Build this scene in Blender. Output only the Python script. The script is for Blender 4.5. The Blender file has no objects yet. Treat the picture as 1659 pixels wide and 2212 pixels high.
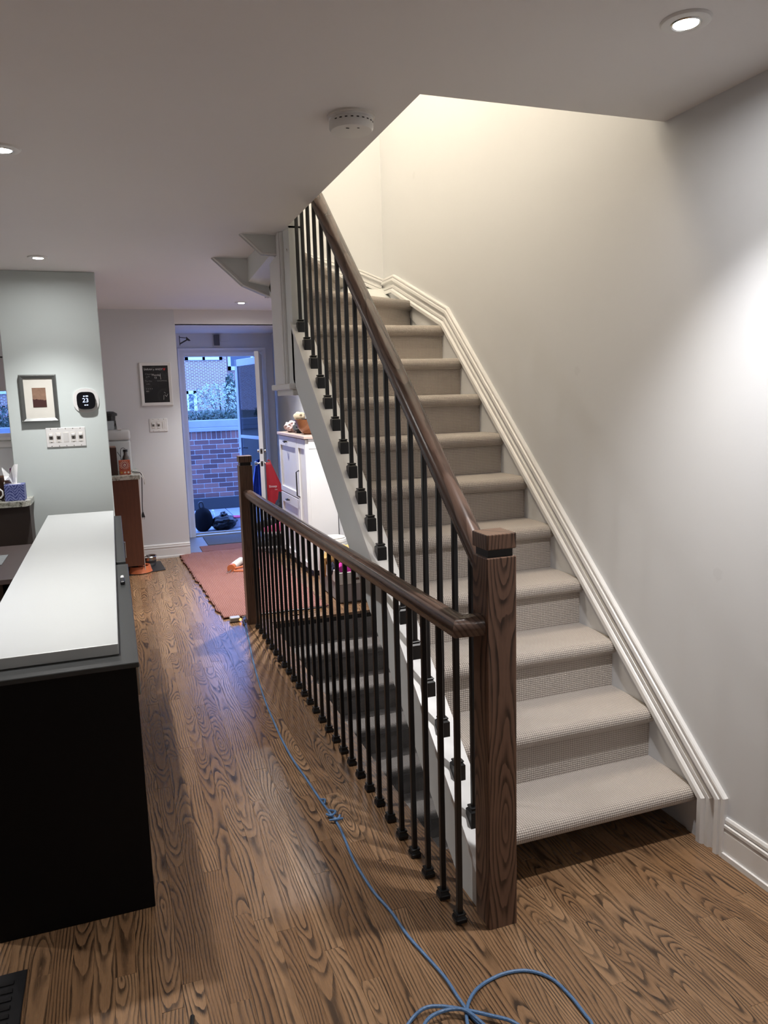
import bpy, bmesh, math, random
from mathutils import Vector, Matrix, noise
random.seed(7)
PI = math.pi
sc = bpy.context.scene
COL = sc.collection

# ------------------------------------------------------------------ camera
cam_d = bpy.data.cameras.new('camera')
cam = bpy.data.objects.new('camera', cam_d)
COL.objects.link(cam)
cam_d.sensor_fit = 'HORIZONTAL'
cam_d.sensor_width = 36.0
FPX = 1631.81
cam_d.lens = FPX / 1659.0 * 36.0
cam_d.clip_start = 0.05
cam_d.clip_end = 200
CAMH = 1.584
def cam_axes():
    yaw, pitch, roll = math.radians(19.5151), math.radians(-8.8007), math.radians(-1.6549)
    f = Vector((math.sin(yaw)*math.cos(pitch), math.cos(yaw)*math.cos(pitch), math.sin(pitch)))
    r = Vector((math.cos(yaw), -math.sin(yaw), 0)); u = r.cross(f)
    c, s = math.cos(roll), math.sin(roll)
    return c*r + s*u, -s*r + c*u, f
CR, CU, CF = cam_axes()
M = Matrix((CR, CU, -CF)).transposed().to_4x4()
M.translation = Vector((0, 0, CAMH))
cam.matrix_world = M
sc.camera = cam

# ------------------------------------------------------------------ world, exposure
wd = bpy.data.worlds.new('world'); sc.world = wd; wd.use_nodes = True
bg = wd.node_tree.nodes['Background']
bg.inputs['Color'].default_value = (0.17, 0.34, 1.0, 1)
bg.inputs['Strength'].default_value = 7.0
sc.view_settings.view_transform = 'Standard'
sc.view_settings.look = 'None'
sc.view_settings.gamma = 1.0
sc.view_settings.use_curve_mapping = False
sc.view_settings.exposure = 0.24
LAMP_W = 130.0            # each recessed downlight
LAMP_C = (1.0, 0.975, 0.96)
UP_W = 128.0             # lamp of the upper landing
UP_C = (1.0, 0.85, 0.63)

# ------------------------------------------------------------------ material helpers
def new_mat(name):
    m = bpy.data.materials.new(name); m.use_nodes = True
    nt = m.node_tree
    return m, nt, nt.nodes['Principled BSDF']
def N(nt, t, **kw):
    n = nt.nodes.new(t)
    for k, v in kw.items():
        setattr(n, k, v)
    return n
def math_n(nt, op, a, b=None, c=None):
    n = nt.nodes.new('ShaderNodeMath'); n.operation = op
    for i, v in enumerate((a, b, c)):
        if v is None: continue
        if isinstance(v, (int, float)): n.inputs[i].default_value = v
        else: nt.links.new(v, n.inputs[i])
    return n.outputs[0]
def mixc(nt, fac, a, b, blend='MIX'):
    n = nt.nodes.new('ShaderNodeMix'); n.data_type = 'RGBA'; n.blend_type = blend
    for i, v in ((0, fac), (6, a), (7, b)):
        if isinstance(v, (int, float)): n.inputs[i].default_value = v
        elif isinstance(v, tuple): n.inputs[i].default_value = (v[0], v[1], v[2], 1)
        else: nt.links.new(v, n.inputs[i])
    return n.outputs[2]
def combine(nt, x, y, z):
    n = nt.nodes.new('ShaderNodeCombineXYZ')
    for i, v in enumerate((x, y, z)):
        if isinstance(v, (int, float)): n.inputs[i].default_value = v
        else: nt.links.new(v, n.inputs[i])
    return n.outputs[0]
def noise_n(nt, vec, scale, detail=3, rough=.5, dist=0):
    n = nt.nodes.new('ShaderNodeTexNoise')
    n.inputs['Scale'].default_value = scale; n.inputs['Detail'].default_value = detail
    n.inputs['Roughness'].default_value = rough; n.inputs['Distortion'].default_value = dist
    nt.links.new(vec, n.inputs['Vector'])
    return n.outputs['Fac']
def ramp(nt, fac, stops):
    n = nt.nodes.new('ShaderNodeValToRGB')
    cr = n.color_ramp
    while len(cr.elements) < len(stops): cr.elements.new(.5)
    for e, (p, c) in zip(cr.elements, stops):
        e.position = p
        e.color = (c[0], c[1], c[2], 1) if isinstance(c, tuple) else (c, c, c, 1)
    nt.links.new(fac, n.inputs[0])
    return n.outputs[0]
def bump(nt, bsdf, h, strength=.2, dist=.002):
    b = nt.nodes.new('ShaderNodeBump'); b.inputs['Strength'].default_value = strength
    b.inputs['Distance'].default_value = dist
    nt.links.new(h, b.inputs['Height']); nt.links.new(b.outputs[0], bsdf.inputs['Normal'])
def objco(nt):
    return nt.nodes.new('ShaderNodeTexCoord').outputs['Object']

def plain(name, col, rough=.5, metal=0.0, spec=.5, var=0.06, nscale=14, bmp=0.0, coat=0.0, trans=0.0):
    """a colour with a little procedural mottling"""
    m, nt, b = new_mat(name)
    co = objco(nt)
    f = noise_n(nt, co, nscale, 4, .6)
    lo = tuple(c*(1-var) for c in col); hi = tuple(min(1, c*(1+var)) for c in col)
    nt.links.new(mixc(nt, f, lo, hi), b.inputs['Base Color'])
    b.inputs['Roughness'].default_value = rough; b.inputs['Metallic'].default_value = metal
    b.inputs['Specular IOR Level'].default_value = spec
    b.inputs['Coat Weight'].default_value = coat
    if bmp: bump(nt, b, noise_n(nt, co, nscale*12, 2), bmp, .001)
    return m

def emit(name, col, strength):
    m, nt, b = new_mat(name)
    b.inputs['Base Color'].default_value = (0, 0, 0, 1)
    b.inputs['Emission Color'].default_value = (*col, 1); b.inputs['Emission Strength'].default_value = strength
    return m

def wall_mat(name, col, patches=()):
    m, nt, b = new_mat(name)
    co = objco(nt)
    f1 = noise_n(nt, co, 1.3, 3, .5); f2 = noise_n(nt, co, 22, 3, .6)
    c = mixc(nt, f1, tuple(x*.965 for x in col), tuple(min(1, x*1.02) for x in col))
    c = mixc(nt, math_n(nt, 'MULTIPLY', f2, .12), c, tuple(x*.9 for x in col))
    sp = N(nt, 'ShaderNodeSeparateXYZ'); nt.links.new(co, sp.inputs[0])
    for (py, pz, r) in patches:          # rough plaster spots left where things hung
        dy = math_n(nt, 'SUBTRACT', sp.outputs[1], py); dz = math_n(nt, 'SUBTRACT', sp.outputs[2], pz)
        d2 = math_n(nt, 'SQRT', math_n(nt, 'ADD', math_n(nt, 'MULTIPLY', dy, dy), math_n(nt, 'MULTIPLY', dz, dz)))
        d2 = math_n(nt, 'ADD', d2, math_n(nt, 'MULTIPLY', math_n(nt, 'SUBTRACT', noise_n(nt, co, 60, 3), .5), r*1.3))
        k = ramp(nt, math_n(nt, 'DIVIDE', d2, r), [(0, .55), (.55, .6), (.8, 0.0)])
        c = mixc(nt, math_n(nt, 'MULTIPLY', k, .28), c, tuple(x*.72 for x in col))
    nt.links.new(c, b.inputs['Base Color'])
    b.inputs['Roughness'].default_value = .62; b.inputs['Specular IOR Level'].default_value = .25
    bump(nt, b, noise_n(nt, co, 160, 3, .6), .12, .001)
    return m

def grain_nodes(nt, across, along, seed, ringf, wob=.006, damp=.055):
    """flat-sawn oak: distance to a wandering heart line, so cathedral arches and straight grain appear"""
    s2 = math_n(nt, 'FRACT', math_n(nt, 'MULTIPLY', seed, 7.31)); s3 = math_n(nt, 'FRACT', math_n(nt, 'MULTIPLY', seed, 23.7))
    off = math_n(nt, 'MULTIPLY', math_n(nt, 'SUBTRACT', s2, .5), .13)
    X = math_n(nt, 'ADD', across, off)
    Y = math_n(nt, 'ADD', along, math_n(nt, 'MULTIPLY', seed, 41.0))
    nv = combine(nt, math_n(nt, 'MULTIPLY', across, 5.0), math_n(nt, 'MULTIPLY', Y, 1.5), math_n(nt, 'MULTIPLY', seed, 17))
    n1 = math_n(nt, 'SUBTRACT', noise_n(nt, nv, 1.0, 3, .55), .5)
    ph = math_n(nt, 'ADD', math_n(nt, 'MULTIPLY', Y, math_n(nt, 'ADD', 1.3, math_n(nt, 'MULTIPLY', s3, 2.6))), math_n(nt, 'MULTIPLY', n1, 2.4))
    d = math_n(nt, 'MULTIPLY', math_n(nt, 'SINE', ph), damp)
    R = math_n(nt, 'SQRT', math_n(nt, 'ADD', math_n(nt, 'MULTIPLY', X, X), math_n(nt, 'MULTIPLY', d, d)))
    nv2 = combine(nt, math_n(nt, 'MULTIPLY', X, 34.0), math_n(nt, 'MULTIPLY', Y, 4.5), seed)
    n2 = math_n(nt, 'SUBTRACT', noise_n(nt, nv2, 1.0, 3, .6), .5)
    R = math_n(nt, 'ADD', R, math_n(nt, 'MULTIPLY', n2, wob))
    ring = math_n(nt, 'FRACT', math_n(nt, 'MULTIPLY', R, ringf))
    line = ramp(nt, ring, [(0.0, 1.0), (.16, .95), (.36, .35), (.55, .04), (.94, .02), (1.0, .95)])
    nv3 = combine(nt, math_n(nt, 'MULTIPLY', across, 520.0), math_n(nt, 'MULTIPLY', Y, 16.0), seed)
    pores = ramp(nt, noise_n(nt, nv3, 1.0, 2, .6), [(.42, 0.0), (.68, 1.0)])
    # cathedral lines break up along their length
    br = ramp(nt, noise_n(nt, nv2, 1.7, 2, .5), [(.30, .45), (.6, 1.0)])
    return math_n(nt, 'MULTIPLY', line, br), pores

def floor_mat():
    m, nt, b = new_mat('oak_floor')
    at = N(nt, 'ShaderNodeAttribute', attribute_name='pinfo')
    ps = N(nt, 'ShaderNodeSeparateXYZ'); nt.links.new(at.outputs['Vector'], ps.inputs[0])
    co = N(nt, 'ShaderNodeNewGeometry').outputs['Position']
    sp = N(nt, 'ShaderNodeSeparateXYZ'); nt.links.new(co, sp.inputs[0])
    across = math_n(nt, 'SUBTRACT', sp.outputs[0], ps.outputs[0])
    line, pores = grain_nodes(nt, across, sp.outputs[1], ps.outputs[1], 118)
    r2 = ps.outputs[2]
    base = mixc(nt, r2, (.27, .152, .078), (.41, .25, .138))
    base = mixc(nt, math_n(nt, 'MULTIPLY', pores, .34), base, (.07, .036, .018))
    big = noise_n(nt, combine(nt, math_n(nt, 'MULTIPLY', across, 25), math_n(nt, 'MULTIPLY', sp.outputs[1], 3.0), ps.outputs[1]), 1, 2)
    base = mixc(nt, math_n(nt, 'MULTIPLY', big, .35), base, (.13, .068, .035))
    amt = math_n(nt, 'ADD', .78, math_n(nt, 'MULTIPLY', math_n(nt, 'FRACT', math_n(nt, 'MULTIPLY', r2, 5.3)), .2))
    c = mixc(nt, math_n(nt, 'MULTIPLY', line, amt), base, (.014, .0075, .005))
    nt.links.new(c, b.inputs['Base Color'])
    rg = math_n(nt, 'ADD', .215, math_n(nt, 'MULTIPLY', math_n(nt, 'ADD', line, pores), .07))
    nt.links.new(rg, b.inputs['Roughness'])
    b.inputs['Specular IOR Level'].default_value = .5
    bump(nt, b, math_n(nt, 'ADD', math_n(nt, 'MULTIPLY', line, -.6), math_n(nt, 'MULTIPLY', pores, -.4)), .12, .0008)
    return m

def wood_mat(name, base, dark, axis=2, ringf=75, rough=.36, amt=.8, coat=.0):
    """stained oak part; grain runs along the given object axis"""
    m, nt, b = new_mat(name)
    co = objco(nt)
    sp = N(nt, 'ShaderNodeSeparateXYZ'); nt.links.new(co, sp.inputs[0])
    o = [0, 1, 2]; o.remove(axis)
    seed = N(nt, 'ShaderNodeObjectInfo').outputs['Random']
    across = math_n(nt, 'ADD', sp.outputs[o[0]], math_n(nt, 'MULTIPLY', sp.outputs[o[1]], .73))
    line, pores = grain_nodes(nt, across, sp.outputs[axis], math_n(nt, 'MULTIPLY', seed, .9), ringf, .008, .05)
    f = noise_n(nt, co, 9, 3)
    c = mixc(nt, f, tuple(x*.85 for x in base), tuple(x*1.15 for x in base))
    c = mixc(nt, math_n(nt, 'MULTIPLY', pores, .35), c, tuple(x*.45 for x in base))
    c = mixc(nt, math_n(nt, 'MULTIPLY', line, amt), c, dark)
    nt.links.new(c, b.inputs['Base Color'])
    b.inputs['Roughness'].default_value = rough
    b.inputs['Coat Weight'].default_value = coat
    bump(nt, b, math_n(nt, 'ADD', line, pores), -.08, .0006)
    return m

def carpet_mat(name, yarn, gap):
    m, nt, b = new_mat(name)
    uv = N(nt, 'ShaderNodeUVMap', uv_map='uv').outputs[0]
    sp = N(nt, 'ShaderNodeSeparateXYZ'); nt.links.new(uv, sp.inputs[0])
    nz = noise_n(nt, uv, 60, 3)
    k = 2*PI/.0078
    u = math_n(nt, 'ADD', math_n(nt, 'MULTIPLY', sp.outputs[0], k), math_n(nt, 'MULTIPLY', nz, 1.6))
    v = math_n(nt, 'ADD', math_n(nt, 'MULTIPLY', sp.outputs[1], k), math_n(nt, 'MULTIPLY', nz, 1.6))
    su = math_n(nt, 'ABSOLUTE', math_n(nt, 'SINE', math_n(nt, 'MULTIPLY', u, .5)))
    sv = math_n(nt, 'ABSOLUTE', math_n(nt, 'SINE', math_n(nt, 'MULTIPLY', v, .5)))
    h = math_n(nt, 'MULTIPLY', math_n(nt, 'POWER', su, .6), math_n(nt, 'POWER', sv, .6))
    c = mixc(nt, ramp(nt, h, [(.12, 0.0), (.62, 1.0)]), gap, yarn)
    fib = noise_n(nt, uv, 900, 2)
    c = mixc(nt, math_n(nt, 'MULTIPLY', fib, .35), c, tuple(x*.6 for x in yarn))
    blot = noise_n(nt, uv, 5, 3)
    c = mixc(nt, math_n(nt, 'MULTIPLY', blot, .22), c, tuple(x*.72 for x in yarn))
    nt.links.new(c, b.inputs['Base Color'])
    b.inputs['Roughness'].default_value = .95; b.inputs['Specular IOR Level'].default_value = .1
    b.inputs['Sheen Weight'].default_value = .35; b.inputs['Sheen Roughness'].default_value = .5
    bump(nt, b, h, .7, .003)
    return m

def rug_mat():
    m, nt, b = new_mat('rug_weave')
    co = objco(nt)
    sp = N(nt, 'ShaderNodeSeparateXYZ'); nt.links.new(co, sp.inputs[0])
    nz = noise_n(nt, co, 25, 3)
    st = math_n(nt, 'SINE', math_n(nt, 'ADD', math_n(nt, 'MULTIPLY', sp.outputs[0], 2*PI/.014), math_n(nt, 'MULTIPLY', nz, 4.5)))
    s2 = math_n(nt, 'SINE', math_n(nt, 'ADD', math_n(nt, 'MULTIPLY', sp.outputs[1], 2*PI/.017), math_n(nt, 'MULTIPLY', nz, 6)))
    h = math_n(nt, 'MULTIPLY', math_n(nt, 'ADD', st, 1.0), math_n(nt, 'ADD', s2, 1.35))
    c = mixc(nt, ramp(nt, h, [(.02, 0.0), (.5, 1.0)]), (.19, .082, .072), (.37, .185, .16))
    c = mixc(nt, ramp(nt, noise_n(nt, co, 6, 4), [(.45, 0.0), (.75, .5)]), c, (.27, .115, .10))
    nt.links.new(c, b.inputs['Base Color']); b.inputs['Roughness'].default_value = .95
    b.inputs['Specular IOR Level'].default_value = .1
    bump(nt, b, h, .6, .004)
    return m

def granite_mat():
    m, nt, b = new_mat('granite')
    co = objco(nt)
    f = noise_n(nt, co, 40, 5, .7); g = noise_n(nt, co, 12, 4, .6)
    c = ramp(nt, f, [(.36, (.05, .05, .045)), (.45, (.33, .33, .28)), (.56, (.62, .61, .55)), (.75, (.75, .74, .7))])
    c = mixc(nt, ramp(nt, g, [(.4, 0.0), (.7, .5)]), c, (.25, .28, .2))
    nt.links.new(c, b.inputs['Base Color']); b.inputs['Roughness'].default_value = .2
    return m

def brick_tex_mat(name, c1, c2, mortar, scale, bw=.5, rh=.25, ms=.02):
    m, nt, b = new_mat(name)
    co = objco(nt)
    sp = N(nt, 'ShaderNodeSeparateXYZ'); nt.links.new(co, sp.inputs[0])
    br = N(nt, 'ShaderNodeTexBrick')
    nt.links.new(combine(nt, sp.outputs[0], sp.outputs[2], 0.0), br.inputs['Vector'])
    br.inputs['Color1'].default_value = (*c1, 1); br.inputs['Color2'].default_value = (*c2, 1)
    br.inputs['Mortar'].default_value = (*mortar, 1); br.inputs['Scale'].default_value = scale
    br.inputs['Brick Width'].default_value = bw; br.inputs['Row Height'].default_value = rh
    br.inputs['Mortar Size'].default_value = ms
    nt.links.new(br.outputs['Color'], b.inputs['Base Color']); b.inputs['Roughness'].default_value = .9
    return m

def glass_mat(name, tint=(.55, .62, .7), rough=.03, mixf=.35):
    m, nt, b = new_mat(name)
    tr = N(nt, 'ShaderNodeBsdfTransparent'); tr.inputs[0].default_value = (*tint, 1)
    gl = N(nt, 'ShaderNodeBsdfGlossy'); gl.inputs['Roughness'].default_value = rough
    fr = N(nt, 'ShaderNodeFresnel'); fr.inputs[0].default_value = 1.5
    mx = N(nt, 'ShaderNodeMixShader')
    nt.links.new(fr.outputs[0], mx.inputs[0]); nt.links.new(tr.outputs[0], mx.inputs[1]); nt.links.new(gl.outputs[0], mx.inputs[2])
    out = nt.nodes['Material Output']; nt.links.new(mx.outputs[0], out.inputs['Surface'])
    return m

MT = {}
MT['wall'] = wall_mat('wall_paint', (.70, .715, .735), [(2.75, 1.663, .028), (1.93, .966, .03), (4.5, 2.9, .03)])
MT['wall_pillar'] = wall_mat('pillar_paint', (.63, .695, .685))
MT['ceil'] = wall_mat('ceiling_paint', (.79, .775, .775))
MT['trim'] = plain('white_trim', (.80, .80, .80), .32, var=.03, nscale=6)
MT['skirt'] = plain('stringer_paint', (.76, .785, .78), .4, var=.03, nscale=5)
MT['floor'] = floor_mat()
MT['dark'] = plain('dark_gap', (.012, .009, .007), .9)
MT['newel'] = wood_mat('stained_oak_post', (.19, .108, .073), (.020, .010, .007), 2, 95, .34, .9)
MT['rail'] = wood_mat('stained_oak_rail', (.125, .077, .058), (.030, .017, .012), 1, 60, .26, .8)
MT['neck'] = plain('black_neck', (.008, .007, .007), .3)
MT['iron'] = plain('black_iron', (.009, .009, .010), .32, .0, .5)
MT['carpet'] = carpet_mat('stair_carpet', (.66, .595, .54), (.125, .095, .082))
MT['rug'] = rug_mat()
MT['granite'] = granite_mat()
MT['slab'] = plain('white_slab', (.56, .585, .58), .38, var=.015, nscale=5)
MT['black'] = plain('black_laminate', (.0025, .0025, .0032), .5, var=.1, spec=.2)
MT['blacktop'] = plain('black_board_top', (.035, .038, .038), .36, var=.12, nscale=9)
MT['white'] = plain('white_plastic', (.76, .76, .75), .35, var=.02)
MT['offwhite'] = plain('warm_white', (.70, .68, .64), .45, var=.03)
MT['whitecab'] = plain('white_lacquer', (.78, .78, .78), .35, var=.02, nscale=5)
MT['steel'] = plain('brushed_steel', (.55, .54, .52), .22, 1.0, var=.1, nscale=30)
MT['silver'] = plain('silver_frame', (.17, .18, .175), .38, .6, var=.12, nscale=30)
MT['blackp'] = plain('black_plastic', (.012, .012, .014), .38)
MT['screen'] = plain('screen_glass', (.004, .004, .006), .12)
MT['led'] = emit('display_blue_white', (.55, .68, 1.0), 2.2)
MT['lens'] = emit('lamp_lens', (1.0, .97, .95), 420.0)
MT['glow'] = emit('orange_pilot_glow', (1.0, .32, .06), 5.0)
MT['oakcab'] = wood_mat('cherry_cabinet', (.125, .045, .025), (.07, .024, .014), 2, 30, .4, .3)
MT['cord'] = None
MT['glass'] = glass_mat('pane_glass', (.26, .30, .38))
MT['clear'] = glass_mat('clear_plastic', (.82, .85, .86), .08)
MT['grass'] = plain('leaf', (.085, .13, .075), .6, var=.5, nscale=3)

# ------------------------------------------------------------------ mesh helpers
class MB:
    def __init__(s): s.bm = bmesh.new()
    def box(s, a, b, bevel=0.0, seg=1):
        x0, y0, z0 = a; x1, y1, z1 = b
        v = [s.bm.verts.new(p) for p in ((x0,y0,z0),(x1,y0,z0),(x1,y1,z0),(x0,y1,z0),(x0,y0,z1),(x1,y0,z1),(x1,y1,z1),(x0,y1,z1))]
        fs = [s.bm.faces.new([v[i] for i in q]) for q in ((3,2,1,0),(4,5,6,7),(0,1,5,4),(1,2,6,5),(2,3,7,6),(3,0,4,7))]
        if bevel > 0:
            es = list({e for f in fs for e in f.edges})
            bmesh.ops.bevel(s.bm, geom=es, offset=bevel, segments=seg, profile=.5, affect='EDGES', clamp_overlap=True)
        return s
    def hexa(s, pts):
        """8 points: bottom ring 0-3, top ring 4-7"""
        v = [s.bm.verts.new(p) for p in pts]
        for q in ((3,2,1,0),(4,5,6,7),(0,1,5,4),(1,2,6,5),(2,3,7,6),(3,0,4,7)): s.bm.faces.new([v[i] for i in q])
        return s
    def prism(s, poly, axis, a, b):
        """extrude a 2D polygon along an axis; poly in the two other axes in xyz order"""
        def mk(p, t):
            if axis == 0: return (t, p[0], p[1])
            if axis == 1: return (p[0], t, p[1])
            return (p[0], p[1], t)
        A = [s.bm.verts.new(mk(p, a)) for p in poly]; B = [s.bm.verts.new(mk(p, b)) for p in poly]
        n = len(poly)
        s.bm.faces.new(A); s.bm.faces.new(B[::-1])
        for i in range(n): s.bm.faces.new((A[i], B[i], B[(i+1) % n], A[(i+1) % n]))
        return s
    def lathe(s, prof, c=(0,0,0), n=24, axis=2, sx=1.0, sy=1.0):
        rings = []
        for (r, h) in prof:
            ring = []
            for i in range(n):
                t = 2*PI*i/n; x, y = r*math.cos(t)*sx, r*math.sin(t)*sy
                p = (x, y, h) if axis == 2 else ((x, h, y) if axis == 1 else (h, x, y))
                ring.append(s.bm.verts.new((p[0]+c[0], p[1]+c[1], p[2]+c[2])))
            rings.append(ring)
        for a, b in zip(rings, rings[1:]):
            for i in range(n): s.bm.faces.new((a[i], a[(i+1) % n], b[(i+1) % n], b[i]))
        for ring, (r, h) in ((rings[0], prof[0]), (rings[-1], prof[-1])):
            if r > 1e-6:
                s.bm.faces.new(ring)
        bmesh.ops.remove_doubles(s.bm, verts=[v for ring in (rings[0], rings[-1]) for v in ring], dist=1e-6)
        return s
    def tube(s, pts, r, n=8, closed=False, taper=None):
        P = [Vector(p) for p in pts]; k = len(P)
        T = []
        for i in range(k):
            a = P[i-1] if (i > 0 or closed) else P[i]; b = P[(i+1) % k] if (i < k-1 or closed) else P[i]
            T.append((b-a).normalized())
        up = Vector((0,0,1)) if abs(T[0].z) < .9 else Vector((1,0,0))
        nrm = (up - T[0]*up.dot(T[0])).normalized()
        rings = []
        for i in range(k):
            nrm = (nrm - T[i]*nrm.dot(T[i])).normalized(); bi = T[i].cross(nrm)
            rr = r if taper is None else r*taper[i]
            rings.append([s.bm.verts.new(P[i] + (nrm*math.cos(2*PI*j/n) + bi*math.sin(2*PI*j/n))*rr) for j in range(n)])
        prs = list(zip(rings, rings[1:]))
        if closed: prs.append((rings[-1], rings[0]))
        for a, b in prs:
            for j in range(n): s.bm.faces.new((a[j], a[(j+1) % n], b[(j+1) % n], b[j]))
        if not closed:
            s.bm.faces.new(rings[0][::-1]); s.bm.faces.new(rings[-1])
        return s
    def sweep(s, path, prof, nrm, cap=True):
        """sweep a profile (a along nrm, b along nrm x tangent) down a planar polyline with mitred joints"""
        P = [Vector(p) for p in path]; nv = Vector(nrm).normalized(); k = len(P)
        rings = []
        for i in range(k):
            d0 = (P[i]-P[i-1]).normalized() if i > 0 else (P[1]-P[0]).normalized()
            d1 = (P[i+1]-P[i]).normalized() if i < k-1 else d0
            b0, b1 = nv.cross(d0), nv.cross(d1)
            bb = (b0+b1).normalized(); bb = bb/max(.2, bb.dot(b0))
            rings.append([s.bm.verts.new(P[i] + nv*a + bb*b) for a, b in prof])
        n = len(prof)
        for a, b in zip(rings, rings[1:]):
            for j in range(n): s.bm.faces.new((a[j], a[(j+1) % n], b[(j+1) % n], b[j]))
        if cap:
            s.bm.faces.new(rings[0][::-1]); s.bm.faces.new(rings[-1])
        return s
    def blob(s, c, r, seed=0, amp=.15, sub=3, fr=2.0):
        m = bmesh.ops.create_icosphere(s.bm, subdivisions=sub, radius=1.0)
        for v in m['verts']:
            d = v.co.normalized(); k = 1 + amp*noise.noise(d*fr + Vector((seed*3.1, seed*1.7, 0)))*2
            v.co = Vector((c[0]+d.x*r[0]*k, c[1]+d.y*r[1]*k, c[2]+d.z*r[2]*k))
        return s
    def build(s, name, mat, parent=None, origin=(0,0,0), smooth=False, loc=None, weld=False):
        bmesh.ops.recalc_face_normals(s.bm, faces=s.bm.faces)
        if any(origin): bmesh.ops.translate(s.bm, verts=s.bm.verts, vec=-Vector(origin))
        me = bpy.data.meshes.new(name); s.bm.to_mesh(me); s.bm.free()
        if mat is not None: me.materials.append(mat)
        if smooth:
            for p in me.polygons: p.use_smooth = True
            try: me.set_sharp_from_angle(angle=math.radians(40))
            except Exception: pass
        return link(name, me, parent, loc)
def link(name, me, parent=None, loc=None):
    o = bpy.data.objects.new(name, me); COL.objects.link(o)
    if parent is not None: o.parent = parent
    if loc is not None: o.location = loc
    return o
def tag(o, label, cat, group=None, kind=None):
    if label: o['label'] = label
    if cat: o['category'] = cat
    if group: o['group'] = group
    if kind: o['kind'] = kind
    return o
def thing(name, label, cat, loc=(0,0,0), group=None, rotz=0):
    o = bpy.data.objects.new(name, None); COL.objects.link(o); o.location = loc; o.rotation_euler[2] = rotz
    o.empty_display_size = .05
    return tag(o, label, cat, group)
def single(name, mb, mat, label, cat, base, group=None, smooth=False):
    """a thing that is one mesh: verts in world space, origin moved to its base"""
    o = mb.build(name, mat, None, base, smooth, base)
    return tag(o, label, cat, group)
def struct(name, mb, mat, label=None, cat=None, smooth=False):
    o = mb.build(name, mat, None, smooth=smooth)
    return tag(o, label, cat, None, 'structure')
def text_mesh(s, size, extrude=.0):
    cu = bpy.data.curves.new('t', 'FONT'); cu.body = s; cu.size = size; cu.extrude = extrude; cu.align_x = 'LEFT'
    ob = bpy.data.objects.new('t', cu); COL.objects.link(ob)
    dg = bpy.context.evaluated_depsgraph_get()
    me = bpy.data.meshes.new_from_object(ob.evaluated_get(dg))
    bpy.data.objects.remove(ob); bpy.data.curves.remove(cu)
    return me
def text(name, s, size, mat, parent, loc, rot=(PI/2, 0, 0)):
    me = text_mesh(s, size, .0004); me.materials.clear(); me.materials.append(mat)
    o = link(name, me, parent, loc); o.rotation_euler = rot
    return o
def catmull(pts, n=8):
    P = [Vector(p) for p in pts]; out = []
    for i in range(len(P)-1):
        p0, p1, p2, p3 = P[max(i-1, 0)], P[i], P[i+1], P[min(i+2, len(P)-1)]
        for j in range(n):
            t = j/n
            out.append(.5*((2*p1) + (p2-p0)*t + (2*p0-5*p1+4*p2-p3)*t*t + (3*p1-p0-3*p2+p3)*t**3))
    out.append(P[-1]); return out
def proj(p):
    d = Vector(p) - Vector((0, 0, CAMH)); z = d.dot(CF)
    if z < .05: return None
    return 829.5 + FPX*d.dot(CR)/z, 1106 - FPX*d.dot(CU)/z

# ------------------------------------------------------------------ key dimensions (metres)
ZC = 2.475                 # ceiling
XW = 1.85                  # right wall
YB = 7.90                  # back wall of the room
YD = 9.00                  # front-door wall
RUN, RISE = .2329, .1983
NY, NZ = 1.974, .187       # first nosing front, first tread top
WELLX, WELL0, WELL1 = .97, 2.24, 5.20

# ================================================================== STRUCTURE
# ---- floor: subfloor + oak strips, each its own piece
sub = MB()
sub.box((-3.2, -2.5, -.05), (WELLX, YB+.05, -.020)); sub.box((WELLX, -2.5, -.05), (XW, WELL0, -.020)); sub.box((WELLX, WELL1, -.05), (XW, YB+.05, -.020))
floor = struct('floor', sub, MT['dark'], 'dark stained oak strip floor running towards the front door', 'floor')
def plank_mesh(name, items):
    vs, fs, info = [], [], []
    g, ch = .00012, .0005
    for (x0, x1, y0, y1, sd, tone, z) in items:
        b = len(vs)
        a0, a1, c0, c1 = x0+g, x1-g, y0+g, y1-g
        vs += [(a0,c0,-.018),(a1,c0,-.018),(a1,c1,-.018),(a0,c1,-.018),
               (a0,c0,z-ch),(a1,c0,z-ch),(a1,c1,z-ch),(a0,c1,z-ch),
               (a0+ch,c0+ch*.5,z),(a1-ch,c0+ch*.5,z),(a1-ch,c1-ch*.5,z),(a0+ch,c1-ch*.5,z)]
        q = [(0,1,5,4),(1,2,6,5),(2,3,7,6),(3,0,4,7),(4,5,9,8),(5,6,10,9),(6,7,11,10),(7,4,8,11),(8,9,10,11)]
        fs += [tuple(b+i for i in t) for t in q]
        info += [((x0+x1)/2, sd, tone)]*len(q)
    me = bpy.data.meshes.new(name); me.from_pydata(vs, [], fs); me.materials.append(MT['floor'])
    at = me.attributes.new('pinfo', 'FLOAT_VECTOR', 'FACE')
    at.data.foreach_set('vector', [c for t in info for c in t])
    me.update(); return me
planks = []
PW = .0572
rg = random.Random(11)
x = -3.2
while x < XW - .001:
    x1 = min(x+PW, XW)
    if x < WELLX-.07 < x1: x1 = WELLX-.07          # last strip before the well's nosing board
    segs = [(-2.5, YB+.02)] if x1 <= WELLX-.069 else [(-2.5, WELL0), (WELL1+.09, YB+.02)]
    if x >= WELLX-.0701 and x < WELLX-.001: x = WELLX; continue
    for (a, b_) in segs:
        y = a - rg.uniform(0, .9)
        while y < b_:
            y1 = y + rg.choice((.35, .5, .62, .78, .95, 1.15))*rg.uniform(.85, 1.15)
            c0, c1 = max(y, a), min(y1, b_)
            if c1-c0 > .04: planks.append((x, x1, c0, c1, rg.random(), rg.random()**1.2, rg.uniform(-.0005, .0003)))
            y = y1
    x = x1
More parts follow.
